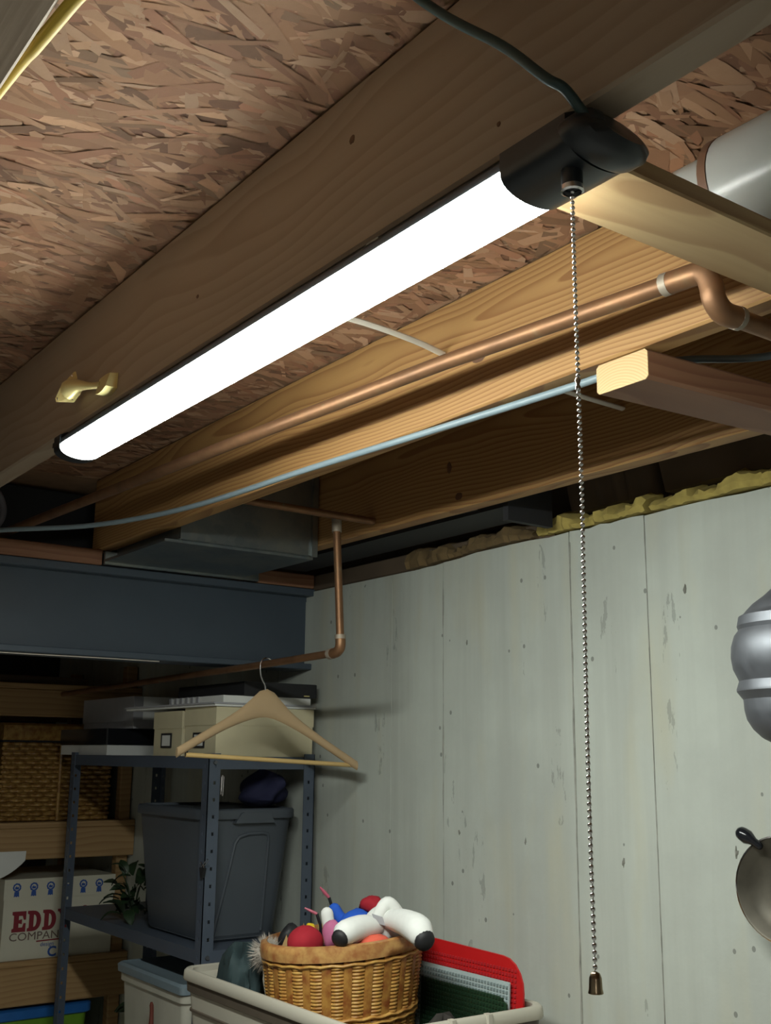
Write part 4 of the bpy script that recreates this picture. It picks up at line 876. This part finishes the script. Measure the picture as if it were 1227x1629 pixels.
# dark cloth in the tote
cm = MB(); L = []; rr = random.Random(4)
for i in range(17):
    f = i/16; row = []
    for j in range(36):
        a = 2*PI*j/36; k = 1+0.16*math.sin(3*a+5*f)+0.10*math.sin(7*a-6*f)+0.07*math.sin(11*a+9*f)+rr.uniform(-.03, .03)
        th = PI/2*f; r_ = math.cos(th)**0.45
        row.append((1.152+0.044*k*r_*math.cos(a), 2.098+0.078*k*r_*math.sin(a)-0.025*f, -0.64+0.262*math.sin(th)*(1+0.05*math.sin(4*a+2))+0.016*math.sin(5*a+11*f)*math.sin(PI*f)))
    L.append(row)
cm.loft(L); tag(make('green_cloth', cm, 'greencloth', smooth=True, angle=50), 'crumpled dark green cloth stuffed beside the basket', 'cloth')
tag(make('dark_fill', MB().blob((1.345, 1.672, -0.60), (0.055, 0.06, 0.145), 20, 12, 21, 0.10), m_plain('dark_fill', (0.03, 0.026, 0.022), 0.9, var=0.6), smooth=True, angle=60), 'dark furry bundle low in the tote right of the basket', 'cloth')

# three gridded plastic base plates leaning at the tote's far side
def plate(name, label, mat, poly, x, th, dots, leanx, mode):
    t = thing(name, label, 'base plate', (x, 1.8, -0.74))
    fx = lambda z: x+leanx*(z+0.74)
    make('sheet', MB().prism(poly, lambda y, z: (fx(z), y, z), lambda y, z: (fx(z)+th, y, z)), mat, t)
    y0, y1, z0, z1, st_ = dots; mb = MB(); y = y0
    while y < y1:
        z = z0
        while z < z1:
            s_ = st_*0.30
            mb.add([(fx(z-s_)-0.0002, y-s_, z-s_), (fx(z-s_)-0.0002, y+s_, z-s_), (fx(z+s_)-0.0002, y+s_, z+s_), (fx(z+s_)-0.0002, y-s_, z+s_), (fx(z-s_)-0.0022, y-s_*.8, z-s_*.8), (fx(z-s_)-0.0022, y+s_*.8, z-s_*.8), (fx(z+s_)-0.0022, y+s_*.8, z+s_*.8), (fx(z+s_)-0.0022, y-s_*.8, z+s_*.8)],
                   [[4, 5, 6, 7], [0, 1, 5, 4], [1, 2, 6, 5], [2, 3, 7, 6], [3, 0, 4, 7]])
            z += st_
        y += st_
    o = make('studs', mb, mode, t); o['kind'] = 'stuff'; return t
rp = [(1.572, -0.745), (1.93, -0.745), (1.93, -0.350), (1.86, -0.352)]+[(1.632-0.058*math.sin(math.radians(a)), -0.415+0.058*math.cos(math.radians(a))) for a in (0, 18, 36, 54, 72, 90)]
plate('red_base_plate', 'red studded plastic plate leaning upright in the tote', 'redplastic', rp, 1.432, 0.004, (1.594, 1.92, -0.60, -0.376, 0.0085), 0.058, m_plain('red_stud', (0.40, 0.02, 0.025), 0.4))
plate('grey_base_plate', 'light grey studded plate in front of the red plate', 'greyplastic', [(1.600, -0.745), (1.88, -0.745), (1.88, -0.398), (1.600, -0.398)], 1.424, 0.003, (1.606, 1.87, -0.56, -0.402, 0.0085), 0.052, m_plain('grey_stud', (0.20, 0.25, 0.25), 0.4))
plate('green_base_plate', 'dark green studded plate in front of the grey plate', 'greenplastic', [(1.590, -0.745), (1.84, -0.745), (1.84, -0.421), (1.612, -0.421), (1.605, -0.425), (1.590, -0.432)], 1.412, 0.003, (1.60, 1.83, -0.56, -0.424, 0.0085), 0.043, m_plain('green_stud', (0.011, 0.035, 0.016), 0.5))

# ------------------------------------------------------------------ things at the right edge
lp = thing('silver_lantern', 'brushed silver ribbed bulbous lantern cut by the right edge', 'lantern', (1.256, 0.822, 0.0))
LXc, LYc = 1.256, 0.822
prof = [(0.012, 0.232), (0.030, 0.226), (0.051, 0.207), (0.066, 0.196), (0.0745, 0.187), (0.078, 0.183), (0.0835, 0.180), (0.086, 0.168), (0.0845, 0.163), (0.090, 0.156), (0.0945, 0.142), (0.0955, 0.128), (0.0935, 0.113), (0.088, 0.101), (0.087, 0.098), (0.0905, 0.088), (0.0905, 0.085), (0.083, 0.075), (0.0825, 0.062), (0.080, 0.050), (0.073, 0.038), (0.064, 0.029), (0.060, 0.026), (0.052, 0.022), (0.030, 0.014), (0.010, 0.011)]
make('body', MB().lathe(prof, (LXc, LYc, 0), 64), 'steel', lp, smooth=True, angle=28)
make('hanging_wire', MB().tube([(LXc, LYc, 0.23), (LXc, LYc-0.004, H-0.036)], 0.002, 8), 'blackmatte', lp)
pn = thing('round_pan', 'worn round metal pan with black knob hanging on the concrete wall', 'pan', (1.57, 1.10, -0.29))
PC = (1.545, 1.0825, -0.195); ax = (-1, -0.12, 0.0)
kp = 0.84
make('bowl', MB().lathe([(a*kp, b) for a, b in [(0.0935, 0.0), (0.0955, 0.001), (0.0955, 0.004), (0.092, 0.003), (0.08, -0.012), (0.05, -0.022), (0.0, -0.025)]], PC, 48, ax, cap0=False), 'pan', pn, smooth=True)
make('rim', MB().lathe([(a*kp, b) for a, b in [(0.0935, 0.001), (0.0968, 0.001), (0.0972, 0.004), (0.0945, 0.005)]], PC, 48, ax, cap0=False, cap1=False), 'chrome', pn, smooth=True)
make('wall_hook', MB().tube([(1.602, 1.085, -0.099), (1.55, 1.083, -0.099), (1.535, 1.083, -0.092)], 0.003, 8), 'steel', pn)
make('knob', MB().tube([(1.535, 1.117, -0.131), (1.533, 1.125, -0.125), (1.530, 1.134, -0.119), (1.528, 1.142, -0.114)], [0.006, 0.0065, 0.0115, 0.011], 14, True), 'blackgloss', pn, smooth=True, angle=70)

for o in S.objects:
    if '_o' in o: del o['_o']
